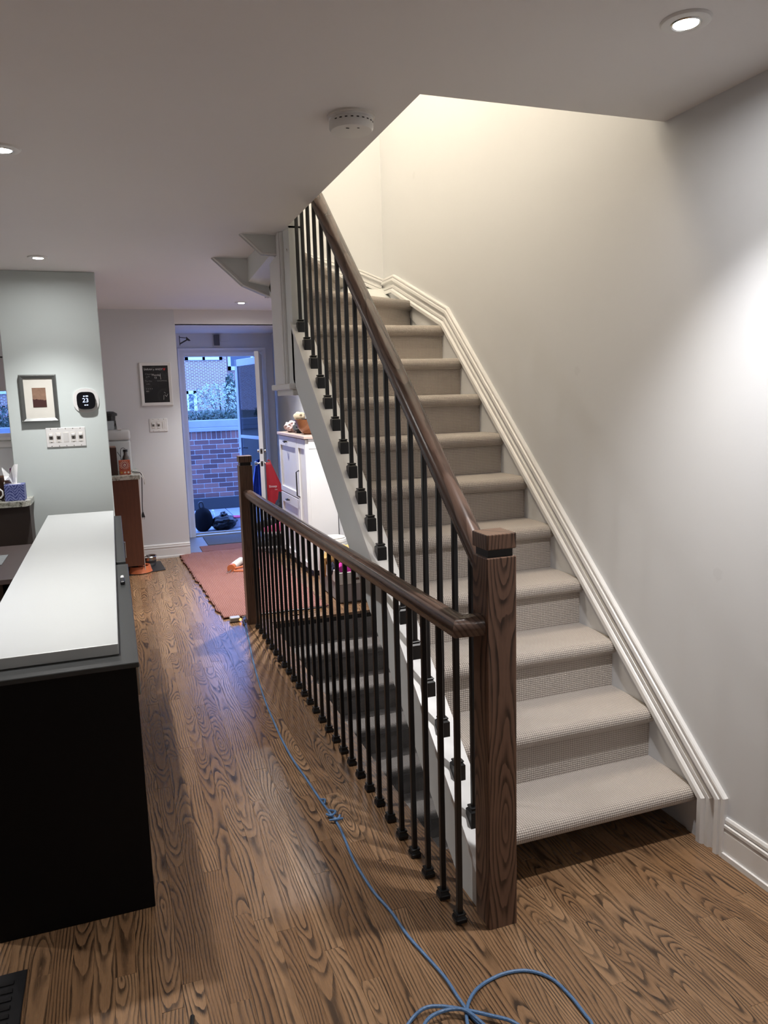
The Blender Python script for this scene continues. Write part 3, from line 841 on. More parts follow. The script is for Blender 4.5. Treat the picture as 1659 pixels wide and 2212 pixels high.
def switchplate(name, label, base, w, h, kinds):
    t = thing(name, label, 'switch', base)
    MB().box((0, -.007, 0), (w, 0, h), .003, 2).build('plate', MT['white'], t)
    n = len(kinds); st = w/(n+.35)
    for i, kd in enumerate(kinds):
        cx = st*(.675+i); cz = h/2
        r = MB().box((cx-.017, -.0082, cz-.034), (cx+.017, -.0068, cz+.034), .001).build('insert', MT['offwhite'], t)
        if kd == 'd':      # dimmer: hooded slider
            MB().box((cx-.013, -.020, cz+.008), (cx+.013, -.008, cz+.026), .003).build('hood', MT['white'], r)
            MB().box((cx-.0115, -.0095, cz-.012), (cx+.0115, -.0081, cz+.008)).build('slot', MT['steel'], r)
            MB().box((cx-.0025, -.0115, cz-.012), (cx+.0025, -.0080, cz+.006)).build('lever', MT['blackp'], r)
            MB().lathe([(.0065, -.0105), (.0055, -.008), (0, -.008)], (cx, 0, cz-.024), 12, 1).build('knob', MT['white'], r)
        else:
            MB().hexa([(cx-.0145,-.0082,cz-.030),(cx+.0145,-.0082,cz-.030),(cx+.0145,-.0070,cz-.030),(cx-.0145,-.0070,cz-.030),(cx-.0145,-.0125,cz+.030),(cx+.0145,-.0125,cz+.030),(cx+.0145,-.0070,cz+.030),(cx-.0145,-.0070,cz+.030)]).build('rocker', MT['white'], r)
        for zz in (.008, h-.008):
            MB().lathe([(.003, -.0078), (.003, -.0068), (0, -.0068)], (cx, 0, zz), 8, 1).build('screw', MT['steel'], t)
    return t
switchplate('light_switch', 'wide white five-gang switch plate under the framed picture', (-.433, PY, 1.290), .255, .134, 'ddrdd')
switchplate('light_switch', 'white three-gang switch plate under the chalkboard', (.354, YB, 1.287), .173, .130, 'ddr')

# chalkboard
kb = Vector((.446, YB, 1.545))
t = thing('chalkboard', 'small white framed chalkboard with handwriting on the back wall', 'chalkboard', kb)
m = MB().sweep([(.296, YB, 1.545), (.596, YB, 1.545), (.596, YB, 1.965), (.296, YB, 1.965), (.296, YB, 1.545)], [(0, 0), (.016, 0), (.018, .006), (.014, .030), (0, .030)], (0, -1, 0))
m.build('frame', MT['white'], t, kb)
def chalk_mat():
    m, nt, b = new_mat('chalk_slate'); co = objco(nt)
    f = ramp(nt, noise_n(nt, co, 9, 4, .6, .6), [(.5, (.010, .011, .013)), (.8, (.05, .052, .052))])
    nt.links.new(f, b.inputs['Base Color']); b.inputs['Roughness'].default_value = .7
    return m
MB().box((.324, YB-.010, 1.573), (.568, YB-.002, 1.937)).build('slate', chalk_mat(), t, kb)
chalk = plain('chalk', (.62, .62, .60), .9); dimchalk = plain('faint_chalk', (.20, .20, .20), .9); redchalk = plain('red_chalk', (.42, .035, .04), .9)
yk = -.0106
for s_, sz_, mt_, px, pz in (('SARAH y ANDY', .026, chalk, -.108, .345), ('Cleaning', .024, dimchalk, -.100, .300), ('p-M', .022, dimchalk, -.092, .276), ('Monday', .026, chalk, -.035, .290), ('13', .026, chalk, -.016, .264),
                             ('To Do', .024, dimchalk, -.104, .232), ('SHOPPING', .020, dimchalk, .012, .234), ('milk', .020, dimchalk, -.094, .206), ('- - - -', .030, chalk, -.100, .158), ('toys', .016, chalk, -.100, .138)):
    text('chalk_writing', s_, sz_, mt_, t, (px, yk, pz))
hp = [(0, -.014), (.006, -.006), (.0125, .002), (.012, .009), (.007, .012), (.0, .007), (-.007, .012), (-.012, .009), (-.0125, .002), (-.006, -.006)]
MB().prism([(.085+a, .353+b_) for a, b_ in hp], 1, yk-.0004, yk+.0004).build('chalk_heart', redchalk, t)
m = MB()
for (a, b_) in (((.045, .312), (.047, .255)), ((.068, .130), (.085, .118)), ((.075, .105), (.090, .085)), ((.090, .085), (.105, .112)), ((.066, .10), (.062, .055))):
    d = Vector((b_[0]-a[0], b_[1]-a[1])).normalized(); nrm = Vector((-d.y, d.x))*.0014
    m.prism([(a[0]+nrm.x, a[1]+nrm.y), (a[0]-nrm.x, a[1]-nrm.y), (b_[0]-nrm.x, b_[1]-nrm.y), (b_[0]+nrm.x, b_[1]+nrm.y)], 1, yk-.0004, yk+.0004)
m.build('chalk_strokes', chalk, t)

# ================================================================== KITCHEN SIDE (left)
# breakfast bar
bb_ = Vector((-1.2, 5.55, 0))
t = thing('breakfast_bar', 'dark panelled bar with granite top carrying the tissue box', 'counter', bb_)
m = MB().prism([(-2.4, 5.44), (-.575, 5.44), (-.548, 5.50), (-.548, 5.735), (-2.4, 5.735)], 2, .925, .960); m.build('granite_top', MT['granite'], t, bb_)
MB().box((-2.4, 5.52, 0), (-.56, 5.73, .925)).build('panel', plain('brown_panel', (.085, .07, .065), .6, var=.1), t, bb_)
# dining table
tb_ = Vector((-1.2, 4.55, 0))
t = thing('dining_table', 'dark brown dining table behind the white slab at left', 'table', tb_)
dw = wood_mat('dark_table_wood', (.075, .055, .052), (.045, .032, .03), 0, 40, .42, .4)
MB().box((-1.95, 4.05, .712), (-.480, 5.03, .742), .004).build('tabletop', dw, t, tb_)
MB().box((-1.88, 4.11, .62), (-.55, 4.135, .712)).box((-1.88, 4.945, .62), (-.55, 4.97, .712)).box((-.575, 4.11, .62), (-.55, 4.97, .712)).build('apron', dw, t, tb_)
for (lx, ly) in ((-.60, 4.12), (-.60, 4.90), (-1.88, 4.12), (-1.88, 4.90)):
    MB().box((lx, ly, 0), (lx+.06, ly+.06, .70), .003).build('leg', dw, t, tb_)
def mat_weave():
    m, nt, b = new_mat('grey_placemat'); co = objco(nt)
    f = noise_n(nt, co, 40, 4, .7, .8)
    nt.links.new(mixc(nt, f, (.10, .11, .115), (.30, .33, .34)), b.inputs['Base Color']); b.inputs['Roughness'].default_value = .7
    return m
single('placemat', MB().box((-1.02, 4.42, .7425), (-.612, 4.705, .746)), mat_weave(), 'grey placemat on the dark dining table', 'placemat', (-.8, 4.56, .7425))
# tissue box
tx = Vector((-.640, 5.56, .960))
t = thing('tissue_box', 'blue patterned tissue box on the granite bar', 'tissue box', tx)
def tissue_mat():
    m, nt, b = new_mat('tissue_box_print'); co = objco(nt)
    sp = N(nt, 'ShaderNodeSeparateXYZ'); nt.links.new(co, sp.inputs[0])
    u = math_n(nt, 'ABSOLUTE', math_n(nt, 'SUBTRACT', math_n(nt, 'FRACT', math_n(nt, 'MULTIPLY', math_n(nt, 'ADD', sp.outputs[0], sp.outputs[1]), 17)), .5))
    v = math_n(nt, 'ADD', math_n(nt, 'MULTIPLY', sp.outputs[2], 50), math_n(nt, 'MULTIPLY', u, 3.0))
    v = math_n(nt, 'ADD', v, math_n(nt, 'MULTIPLY', noise_n(nt, co, 45, 2), 1.6))
    k = ramp(nt, math_n(nt, 'FRACT', v), [(.40, 0.0), (.52, 1.0)])
    nt.links.new(mixc(nt, k, (.035, .05, .21), (.19, .22, .46)), b.inputs['Base Color']); b.inputs['Roughness'].default_value = .5
    return m
MB().box((-.060, -.06, .0005), (.060, .06, .108), .002).build('box', tissue_mat(), t)
MB().lathe([(.034, .1085), (.030, .110), (0, .110)], n=20, sx=1.2, sy=.7).build('opening', MT['white'], t)
m = MB(); rgT = random.Random(4)
ring0, ring1, ring2 = [], [], []
nn = 14
for i in range(nn):
    a = 2*PI*i/nn; f = 1+.45*math.sin(i*2.3)
    ring0.append(m.bm.verts.new((.014*math.cos(a), .010*math.sin(a), .106)))
    ring1.append(m.bm.verts.new((-.012+.026*f*math.cos(a), .016*math.sin(a)*f, .150+.012*math.sin(i*1.7))))
    ring2.append(m.bm.verts.new((-.020+.052*math.cos(a)*(.6+.5*abs(math.sin(i*1.9))), .022*math.sin(a)*f, .188+.045*math.sin(i*1.1+1)+.012*math.cos(a))))
for A_, B_ in ((ring0, ring1), (ring1, ring2)):
    for i in range(nn): m.bm.faces.new((A_[i], A_[(i+1) % nn], B_[(i+1) % nn], B_[i]))
tis = m.build('tissue', plain('tissue_paper', (.86, .87, .88), .9, var=.02), t)
sol = tis.modifiers.new('thick', 'SOLIDIFY'); sol.thickness = .0008
# mug
mg = Vector((-.790, 5.52, .960))
t = thing('mug', 'white mug with dark outside at the left end of the granite bar', 'mug', mg)
MB().lathe([(.034, .001), (.041, .01), (.042, .095), (.039, .095), (.038, .012), (0, .012)], n=28).build('cup', plain('mug_dark', (.02, .012, .016), .25), t, smooth=True)
MB().tube([(.038, -.01, .082), (.062, -.015, .085), (.079, -.018, .068), (.080, -.018, .045), (.066, -.015, .026), (.040, -.01, .022)], .006, 8).build('handle', MT['white'], t, smooth=True)
# bread bowl behind the tissue box
t = thing('wooden_bowl', 'brown wooden bowl holding a white roll behind the tissue box', 'bowl', (-.755, 5.655, .960))
MB().lathe([(.03, .001), (.05, .02), (.085, .075), (.105, .155), (.098, .155), (.078, .078), (.04, .03), (0, .028)], n=32, sy=.7).build('bowl', wood_mat('bowl_dark', (.13, .065, .035), (.06, .03, .018), 2, 30, .4, .4), t, smooth=True)
MB().tube([(-.03, -.02, .11), (.055, -.03, .115)], .030, 16).build('paper_roll', MT['white'], t, smooth=True)
# kitchen back counter with pump bottle
kc = Vector((-1.3, 7.6, 0))
t = thing('kitchen_counter', 'kitchen counter under the window at far left', 'counter', kc)
MB().box((-2.6, 7.30, 0), (-.70, YB-.002, .89)).build('base', MT['oakcab'], t, kc); MB().box((-2.62, 7.27, .89), (-.69, YB-.002, .925), .003).build('worktop', MT['granite'], t, kc)
t = thing('pump_bottle', 'white pump bottle with yellow label beside the kitchen window', 'bottle', (-.800, 7.45, .925))
MB().lathe([(.028, .001), (.032, .01), (.032, .085), (.016, .105), (.011, .108), (.011, .122), (0, .122)], n=20).build('bottle', plain('bottle_cream', (.72, .60, .42), .35), t, smooth=True)
MB().lathe([(.0325, .035), (.0325, .075)], n=20).build('label', plain('bottle_label', (.12, .14, .30), .4), t)
MB().tube([(0, 0, .12), (0, 0, .145), (-.002, -.005, .148), (-.045, -.01, .150)], .005, 8).build('pump', MT['white'], t, smooth=True)
single('purple_box', MB().box((-.885, 7.42, .9255), (-.835, 7.50, 1.035), .002), plain('purple_card', (.16, .05, .12), .5), 'small purple box beside the pump bottle', 'box', (-.86, 7.46, .9255))
# kitchen window
wn = MB().box((-1.95, YB+.03, 1.29), (-1.90, YB+.09, 1.98)).box((-.85, YB+.03, 1.29), (-.80, YB+.09, 1.98)).box((-1.95, YB+.03, 1.29), (-.80, YB+.09, 1.33)).box((-1.95, YB+.03, 1.94), (-.80, YB+.09, 1.98))
win = struct('window_1', wn, MT['trim'], 'kitchen window at the far left', 'window')
MB().box((-1.91, YB+.055, 1.32), (-.84, YB+.060, 1.95)).build('pane', MT['clear'], win)
MB().box((-2.0, YB-.035, 1.265), (-.75, YB+.03, 1.295), .004).box((-1.98, YB-.012, 1.20), (-.77, YB, 1.262), .003).build('sill', MT['trim'], win)
MB().box((-1.93, YB-.02, 1.72), (-.82, YB-.004, 2.02), .003).build('blind', plain('blind_fabric', (.50, .48, .50), .9), win)
MB().tube([(-2.0, YB-.03, 2.03), (-.75, YB-.03, 2.03)], .006, 8).build('curtain_rod', MT['blackp'], win)

# oak end cabinet with granite top
ob = Vector((-.15, 7.5, 0))
t = thing('kitchen_cabinet', 'reddish brown wooden base cabinet end beside the chalkboard wall', 'cabinet', ob)
MB().box((-.50, 7.205, .088), (.188, YB-.002, .890), .002).build('body', MT['oakcab'], t, ob)
MB().box((-.45, 7.275, 0), (.130, YB-.002, .088)).build('toe_kick', plain('dark_toe_kick', (.03, .012, .009), .6), t, ob)
MB().box((-.50, 7.185, .890), (.206, YB-.002, .930), .003).build('granite_top', MT['granite'], t, ob)
MB().box((.188, 7.24, .02), (.194, 7.30, .885)).build('filler_strip', MT['offwhite'], t, ob)
# things on it
t = thing('knife_block', 'dark brown upright block on the end cabinet', 'knife block', (-.008, 7.36, .930))
MB().box((-.036, -.07, .0005), (.030, .07, .250), .003).build('body', plain('dark_brown_block', (.045, .018, .012), .5, var=.3, nscale=25), t)
MB().box((-.030, -.06, .250), (.024, .06, .262), .002).build('lid', plain('pinkish_lid', (.35, .22, .18), .5), t)
bs = Vector((.082, 7.325, .930))
t = thing('baking_soda_box', 'orange baking soda box with a round emblem on the end cabinet', 'box', bs)
orange = plain('orange_card', (.48, .105, .05), .45); red = plain('red_print', (.30, .03, .025), .5); cream = plain('cream_print', (.75, .66, .58), .5)
MB().box((-.049, -.025, .0005), (.049, .025, .132), .0015).build('carton', orange, t)
MB().lathe([(0, -.0262), (.027, -.0262), (.027, -.0255), (0, -.0255)], (0, 0, .088), 24, 1).build('emblem_ring', cream, t)
MB().lathe([(0, -.0268), (.023, -.0268), (.023, -.0260), (0, -.0260)], (0, 0, .088), 24, 1).build('emblem', red, t)
MB().lathe([(0, -.0272), (.014, -.0272), (.014, -.0266), (0, -.0266)], (0, 0, .088), 20, 1).build('emblem_centre', cream, t)
MB().box((-.004, -.0278, .082), (.010, -.0271, .087)).box((-.009, -.0278, .084), (-.003, -.0271, .096)).build('arm_emblem', red, t)
m = MB()
for i in range(16):
    a = 2*PI*i/16; d = Vector((math.cos(a), math.sin(a))); nrm = Vector((-d.y, d.x))
    p0, p1 = d*.030, d*.042
    m.prism([(p0.x+nrm.x*.001, .088+p0.y+nrm.y*.001), (p1.x+nrm.x*.003, .088+p1.y+nrm.y*.003), (p1.x-nrm.x*.003, .088+p1.y-nrm.y*.003), (p0.x-nrm.x*.001, .088+p0.y-nrm.y*.001)], 1, -.0258, -.0252)
m.build('emblem_rays', cream, t)
text('lettering', 'BAKING SODA', .0125, red, t, (-.042, -.0262, .044))
for i in range(3): MB().lathe([(0, -.0262), (.009, -.0262), (.009, -.0255), (0, -.0255)], (-.03+.03*i, 0, .020), 14, 1).build('print_spot', cream if i else plain('amber_spot', (.55, .25, .03), .5), t)
t = thing('glass_bottle', 'clear glass bottle with black cap behind the orange box', 'bottle', (.100, 7.44, .930))
MB().lathe([(.034, .001), (.036, .01), (.036, .12), (.030, .15), (.018, .175), (.017, .20), (0, .20)], n=24).build('bottle', plain('dark_glass', (.10, .085, .075), .08, coat=.5), t, smooth=True)
MB().lathe([(.021, .199), (.021, .222), (0, .222)], n=20).build('cap', MT['blackp'], t, smooth=True)
t = thing('wire_stand', 'small black wire stand between knife block and bottle', 'stand', (.058, 7.47, .930))
for q in (([(0, 0, 0), (0, 0, .20), (.02, 0, .235), (.045, 0, .225)]), ([(0, 0, .15), (-.02, 0, .185), (-.03, 0, .20)]), ([(0, 0, .12), (.02, -.02, .15), (.04, -.02, .16)]), ([(-.03, 0, .002), (.03, 0, .002)])):
    MB().tube(catmull(q, 5), .0025, 6).build('wire', MT['blackp'], t, smooth=True)
t = thing('water_dispenser', 'large translucent water container with black lid behind the dark block', 'container', (.04, 7.68, .930))
MB().box((-.115, -.10, .001), (.115, .10, .30), .02, 3).build('tank', plain('frosted_plastic', (.50, .53, .53), .4, var=.08), t, smooth=True)
MB().box((-.118, -.105, .30), (.118, .105, .40), .025, 3).build('upper_tank', plain('frosted_white', (.60, .62, .62), .35, var=.05), t, smooth=True)
MB().lathe([(.065, .398), (.060, .41), (.055, .49), (0, .49)], (-.055, 0, 0), 24).build('neck', MT['clear'], t, smooth=True)
MB().lathe([(.052, .485), (.055, .53), (.072, .532), (.072, .552), (.04, .572), (0, .575)], (-.055, 0, 0), 28).build('lid', MT['blackp'], t, smooth=True)
MB().box((.01, -.108, .40), (.045, -.09, .412), .003).build('latch', MT['white'], t)
cpts = [(.17, 7.55, .936), (.20, 7.40, .940), (.222, 7.28, .938), (.238, 7.22, .90), (.246, 7.21, .86), (.240, 7.21, .84), (.232, 7.22, .88), (.205, 7.26, .937), (.16, 7.30, .936)]
single('charger_cord', MB().tube(catmull(cpts, 6), .0026, 6), MT['offwhite'], 'thin white cord looped over the end cabinet', 'cord', (.2, 7.3, .93), smooth=True)
cpts = [(.15, 7.50, .935), (.20, 7.36, .937), (.216, 7.30, .935), (.222, 7.28, .90), (.216, 7.27, .78), (.208, 7.27, .64), (.208, 7.26, .575)]
t = thing('appliance_lead', 'black power cord hanging down from the end cabinet with its plug', 'cord', (.2, 7.3, .93))
MB().tube(catmull(cpts, 6), .0042, 6).build('cable', MT['blackp'], t, (.2, 7.3, .93), smooth=True)
MB().hexa([(.190,7.245,.530),(.226,7.245,.530),(.226,7.275,.530),(.190,7.275,.530),(.202,7.252,.578),(.214,7.252,.578),(.214,7.268,.578),(.202,7.268,.578)]).build('plug', MT['blackp'], t, (.2, 7.3, .93))
MB().box((.198, 7.256, .512), (.202, 7.264, .530)).box((.214, 7.256, .512), (.218, 7.264, .530)).build('prong', MT['steel'], t, (.2, 7.3, .93))
# feeding mat and bowls on the floor
fm = MB().hexa([(.030,7.215,.001),(.376,7.315,.001),(.352,7.735,.001),(.10,7.715,.001),(.030,7.215,.007),(.376,7.315,.007),(.352,7.735,.007),(.10,7.715,.007)])
single('feeding_mat', fm, plain('black_rubber', (.02, .02, .022), .55), 'black rubber feeding mat on the floor by the end cabinet', 'mat', (.2, 7.45, 0))
t = thing('slow_feeder_bowl', 'orange slow feeder pet bowl on the black mat', 'pet bowl', (.140, 7.335, .007))
orp = plain('orange_plastic', (.56, .15, .055), .45)
MB().lathe([(.118, .001), (.112, .012), (.100, .060), (.094, .060), (.086, .016), (0, .014)], n=36).build('bowl', orp, t, smooth=True)
for k in range(3): MB().tube([(.075*(1-.3*k)*math.cos(a)+.012, .075*(1-.3*k)*math.sin(a), .050) for a in [math.radians(d+40*k) for d in range(0, 300, 20)]], .007, 6).build('ridge', orp, t, smooth=True)
t = thing('steel_bowl', 'steel pet bowl at the back of the black mat', 'pet bowl', (.235, 7.575, .007))
MB().lathe([(.062, .001), (.070, .01), (.074, .085), (.084, .092), (.080, .096), (.070, .090), (.062, .015), (0, .012)], n=36).build('bowl', MT['steel'], t, smooth=True)
MB().lathe([(.0685, .012), (.0745, .055), (.0735, .056)], n=36).build('rubber_band', plain('dark_rubber_band', (.03, .028, .03), .5), t, smooth=True)

# ================================================================== FOYER
m = MB().box((.66, YB+.02, -.06), (XW, YD+.13, -.004)); struct('floor_foyer', m, plain('slate_tile', (.16, .17, .19), .45, var=.2, nscale=8), 'grey tiled foyer floor', 'floor')
single('door_mat', MB().box((.80, 8.02, -.0035), (1.46, 8.33, .006), .002), plain('brown_coir', (.20, .075, .05), .95, var=.25, nscale=60), 'flat brown door mat between the rug and the doorway', 'mat', (1.13, 8.18, 0))
single('entry_mat', MB().box((.90, 8.37, -.0035), (1.50, 8.90, .005), .002), plain('dark_grey_mat', (.075, .08, .09), .95, var=.25, nscale=60), 'dark grey mat just inside the door sill', 'mat', (1.2, 8.63, 0))
# door casing and sill
m = MB()
m.sweep([(.834, YD, -.01), (.834, YD, 2.10), (1.694, YD, 2.10), (1.694, YD, -.01)], [(0, 0), (.012, 0), (.018, .02), (.014, .05), (.020, .07), (0, .075)], (0, -1, 0))
dtrim = struct('trim_4', m, MT['trim'], 'white casing around the front doorway', 'trim')
MB().box((.815, YD+.0, -.01), (.834, YD+.12, 2.10)).box((1.694, YD, -.01), (1.713, YD+.12, 2.10)).box((.815, YD, 2.08), (1.713, YD+.12, 2.10)).build('jamb', MT['trim'], dtrim)
MB().box((.834, YD-.03, -.012), (1.694, YD+.13, .014), .003).box((.834, YD+.05, .013), (1.694, YD+.075, .030), .003).build('sill', plain('aluminium_sill', (.42, .42, .40), .4, .6), dtrim)
# front door leaf, open inwards against the right wall
hinge = Vector((1.690, 8.965, .012)); tip = Vector((1.512, 8.205, .012))
dv = (tip-hinge); dl = dv.length; ang = math.atan2(dv.y, dv.x)
d1 = MB().box((0, -.022, 0), (dl, .022, 2.075), .002).build('door_1', MT['trim']); d1.location = hinge; d1.rotation_euler[2] = ang
tag(d1, 'white front door standing open, seen along its edge', 'door', None, 'structure')
for zz, nm in ((1.005, 'deadbolt'), (.868, 'door_knob')):
    for sgn in (-1, 1):
        pr_ = [(.026, .022), (.028, .028), (.020, .032), (.020, .045), (0, .048)] if nm == 'deadbolt' else [(.028, .022), (.028, .027), (.010, .032), (.010, .050), (.024, .060), (.027, .074), (.020, .084), (0, .086)]
        MB().lathe([(r, h*sgn) for r, h in pr_], (dl-.065, 0, zz), 20, 1).build(nm, MT['steel'], d1, smooth=True)
    MB().box((dl-.001, -.013, zz-.028), (dl+.0015, .013, zz+.028), .001).build('latch_plate', MT['steel'], d1)
    MB().box((dl+.001, -.007, zz-.010), (dl+.003, .007, zz+.010)).build('latch_hole', MT['blackp'], d1)
# red bag on the door knob
def cloth(name, mat, parent, pts_fn, nu=20, nv=16, th=.004):
    m = MB(); g = [[m.bm.verts.new(pts_fn(i/nu, j/nv)) for i in range(nu+1)] for j in range(nv+1)]
    for j in range(nv):
        for i in range(nu): m.bm.faces.new((g[j][i], g[j][i+1], g[j+1][i+1], g[j+1][i]))
    o = m.build(name, mat, parent, smooth=True); sm = o.modifiers.new('t', 'SOLIDIFY'); sm.thickness = th
    return o
rb = Vector((1.600, 8.26, .89))
t = thing('red_bag', 'red cloth shopping bag hanging on the front door knob', 'bag', rb)
def bagf(side):
    def f(u, v):
        x = -.040 + u*(.05+.215*v)
        y = side*(.010+.045*math.sin(PI*u)*v) + .012*math.sin(u*13+v*3)*v
        return (x, y-.02, -v*.52 - .02*v*math.sin(u*5+1))
    return f
redm = plain('red_polyester', (.42, .018, .03), .55, var=.12, nscale=10)
bag_front = cloth('bag_front', redm, t, bagf(-1)); cloth('bag_back', redm, t, bagf(1))
MB().tube([(-.01, -.02, .0), (-.012, 0, .02), (.0, .02, .025), (.012, 0, .012), (.01, -.02, -.01)], .006, 6).build('bag_handle', redm, t, smooth=True)
text('lettering', 'Sintep', .036, MT['white'], t, (-.028, -.068, -.275)); text('lettering', 'rus', .022, MT['white'], t, (.035, -.070, -.305))
# storm door open outwards
h2 = Vector((1.705, 9.13, .03)); t2 = Vector((1.552, 9.90, .03)); dv = t2-h2; dl2 = dv.length
fr = MB()
al = plain('white_aluminium', (.36, .38, .40), .4, .2)
for a, b_ in (((0, -.016, 0), (.075, .016, 2.05)), ((dl2-.075, -.016, 0), (dl2, .016, 2.05)), ((0, -.016, 1.965), (dl2, .016, 2.05)), ((0, -.016, 0), (dl2, .016, .20)), ((.07, -.014, 1.06), (dl2-.07, .014, 1.10))): fr.box(a, b_, .003)
d2 = fr.build('door_2', al); d2.location = h2; d2.rotation_euler[2] = math.atan2(dv.y, dv.x)
tag(d2, 'storm door with two glass panes open to the outside', 'door', None, 'structure')
MB().box((.07, -.004, .19), (dl2-.07, .004, 1.07)).build('pane', MT['glass'], d2); MB().box((.07, -.004, 1.09), (dl2-.07, .004, 1.97)).build('pane', MT['glass'], d2)
MB().tube([(dl2-.04, -.016, .93), (dl2-.04, -.05, .93), (dl2-.13, -.055, .93)], .008, 8).tube([(dl2-.04, .016, .93), (dl2-.04, .05, .93), (dl2-.13, .055, .93)], .008, 8).build('handle', MT['steel'], d2)
# blue bag hanging between the doors
t = thing('blue_bag', 'blue plastic bag hanging behind the storm door glass', 'bag', (1.655, 9.33, .84))
cloth('bag_body', plain('blue_plastic', (.03, .06, .28), .25, var=.3, nscale=12), t, lambda u, v: ((u-.5)*(.03+.16*v)-.02*v, -.03*math.sin(u*12)*(.2+v) - .03, -v*.46), 24, 10)
# doorbell chime + cover plate over the door
t = thing('door_chime', 'grey door chime box on the wall above the front door', 'chime', (1.205, YD, 2.20))
MB().box((-.042, -.012, -.012), (.040, 0, .125), .003).build('base', MT['offwhite'], t); MB().box((-.030, -.045, .0), (.034, -.012, .118), .004).build('box', plain('grey_plastic', (.10, .10, .11), .5), t)
single('cover_plate', MB().box((1.255, YD-.006, 2.245), (1.36, YD, 2.345), .002), MT['wall'], 'painted square cover plate beside the door chime', 'plate', (1.31, YD, 2.245))
# wall bracket at the left of the foyer
t = thing('wall_bracket', 'black folding wall bracket at the left of the foyer', 'bracket', (.752, 8.5, 2.22))
MB().tube([(0, 0, .035), (.085, 0, .025)], .004, 6).tube([(0, 0, -.035), (.085, 0, .012)], .007, 6).build('arms', MT['blackp'], t, smooth=True)
MB().hexa([(.07,-.012,.01),(.10,-.012,-.005),(.10,.012,-.005),(.07,.012,.01),(.072,-.012,.04),(.115,-.012,.0),(.115,.012,.0),(.072,.012,.04)]).build('clamp', MT['blackp'], t)
MB().box((-.002, -.015, -.05), (.004, .015, .05)).build('plate', MT['blackp'], t)

# ---- rug
m = MB(); L0, L1, R0, R1 = Vector((.650, 5.41)), Vector((.545, 7.93)), Vector((1.44, 5.40)), Vector((1.40, 7.95))
nu, nv = 30, 60
rgr = random.Random(5)
g = []
for j in range(nv+1):
    v = j/nv; row = []
    for i in range(nu+1):
        u = i/nu; p = (L0.lerp(L1, v)).lerp(R0.lerp(R1, v), u)
        ex = rgr.uniform(-.012, .012) if i in (0, nu) else 0; ey = rgr.uniform(-.010, .010) if j in (0, nv) else 0
        row.append(m.bm.verts.new((p.x+ex, p.y+ey, .010+.004*noise.noise(Vector((p.x*7, p.y*7, 0))))))
    g.append(row)
for j in range(nv):
    for i in range(nu): m.bm.faces.new((g[j][i], g[j][i+1], g[j+1][i+1], g[j+1][i]))
rugo = single('rug', m, MT['rug'], 'worn red woven rug in front of the door', 'rug', (1.0, 6.7, .001), smooth=True)
so = rugo.modifiers.new('thick', 'SOLIDIFY'); so.thickness = .009; so.offset = -1
# tool on the rug
tl = Vector((.98, 6.90, .012))
t = thing('caulking_gun', 'orange frame tool with a white tube lying on the rug', 'tool', tl)
tcol = plain('orange_paint', (.55, .16, .06), .4)
MB().tube([(-.03, .02, .040), (.035, .16, .040), (.09, .28, .036)], .034, 16).build('tube', plain('white_tube', (.72, .72, .68), .5), t, smooth=True)
MB().tube([(-.052, -.03, .038), (-.028, .025, .038)], .036, 16).build('collar', tcol, t, smooth=True)
MB().tube([(-.04, -.02, .03), (.06, -.035, .045), (.20, -.02, .03)], .010, 8).tube([(-.03, -.05, .015), (.08, -.085, .014), (.21, -.085, .012)], .012, 8).build('handle', tcol, t, smooth=True)
MB().tube([(-.05, -.05, .03), (-.075, -.085, .02), (-.10, -.08, .012)], .005, 6).tube([(-.03, -.06, .02), (-.055, -.12, .006), (-.09, -.15, .005)], .0025, 6).build('rod', MT['steel'], t, smooth=True)

# ---- white shoe cabinet
X0, YN, YFAR, HC = 1.575, 6.42, 7.52, 1.225
sb = Vector((1.71, 6.97, 0))
t = thing('shoe_cabinet', 'tall white cabinet with tip-out doors under the stairs', 'cabinet', sb)
MB().box((X0+.02, YN, .05), (XW-.01, YFAR, HC), .002).build('body', MT['whitecab'], t, sb)
MB().box((X0-.022, YN-.018, HC), (XW-.006, YFAR+.015, HC+.026), .003).build('top_board', plain('pale_wood_top', (.52, .40, .34), .4, var=.1), t, sb)
MB().box((X0+.04, YN+.02, .0), (XW-.02, YFAR-.02, .05)).build('plinth', MT['blackp'], t, sb)
MB().box((X0+.02, YN-.003, HC-.085), (XW-.01, YN, HC)).build('side_rail', MT['whitecab'], t, sb)
def shaker(a, b_, z0, z1, hw=.055):
    d = MB().box((X0+.006, a, z0), (X0+.020, b_, z1)).build('door', MT['whitecab'], t, sb)
    f = MB()
    for (p, q) in (((a, z0), (a+hw, z1)), ((b_-hw, z0), (b_, z1)), ((a+hw, z0), (b_-hw, z0+hw)), ((a+hw, z1-hw*1.7), (b_-hw, z1))):
        f.box((X0-.008, p[0], p[1]), (X0+.006, q[0], q[1]), .002)
    f.build('door_frame', MT['whitecab'], d, sb)
    return d
def cuphandle(d, y, z):
    MB().tube([(X0-.008, y-.035, z), (X0-.030, y-.025, z+.002), (X0-.032, y+.025, z+.002), (X0-.008, y+.035, z)], .007, 8).tube([(X0-.010, y+.03, z), (X0-.026, y+.036, z-.006)], .010, 8).build('handle', MT['blackp'], d, sb, smooth=True)
for z0, z1 in ((.06, .655), (.665, HC-.006)):
    d = shaker(6.76, YFAR-.006, z0, z1); cuphandle(d, 7.18, z1-.05)
d = shaker(YN+.006, 6.752, .06, HC-.006, .05)
MB().tube([(X0-.008, 6.70, .93), (X0-.034, 6.70, .915), (X0-.034, 6.70, .70), (X0-.008, 6.70, .685)], .006, 8).build('handle', MT['blackp'], d, sb, smooth=True)
ct = HC+.0265
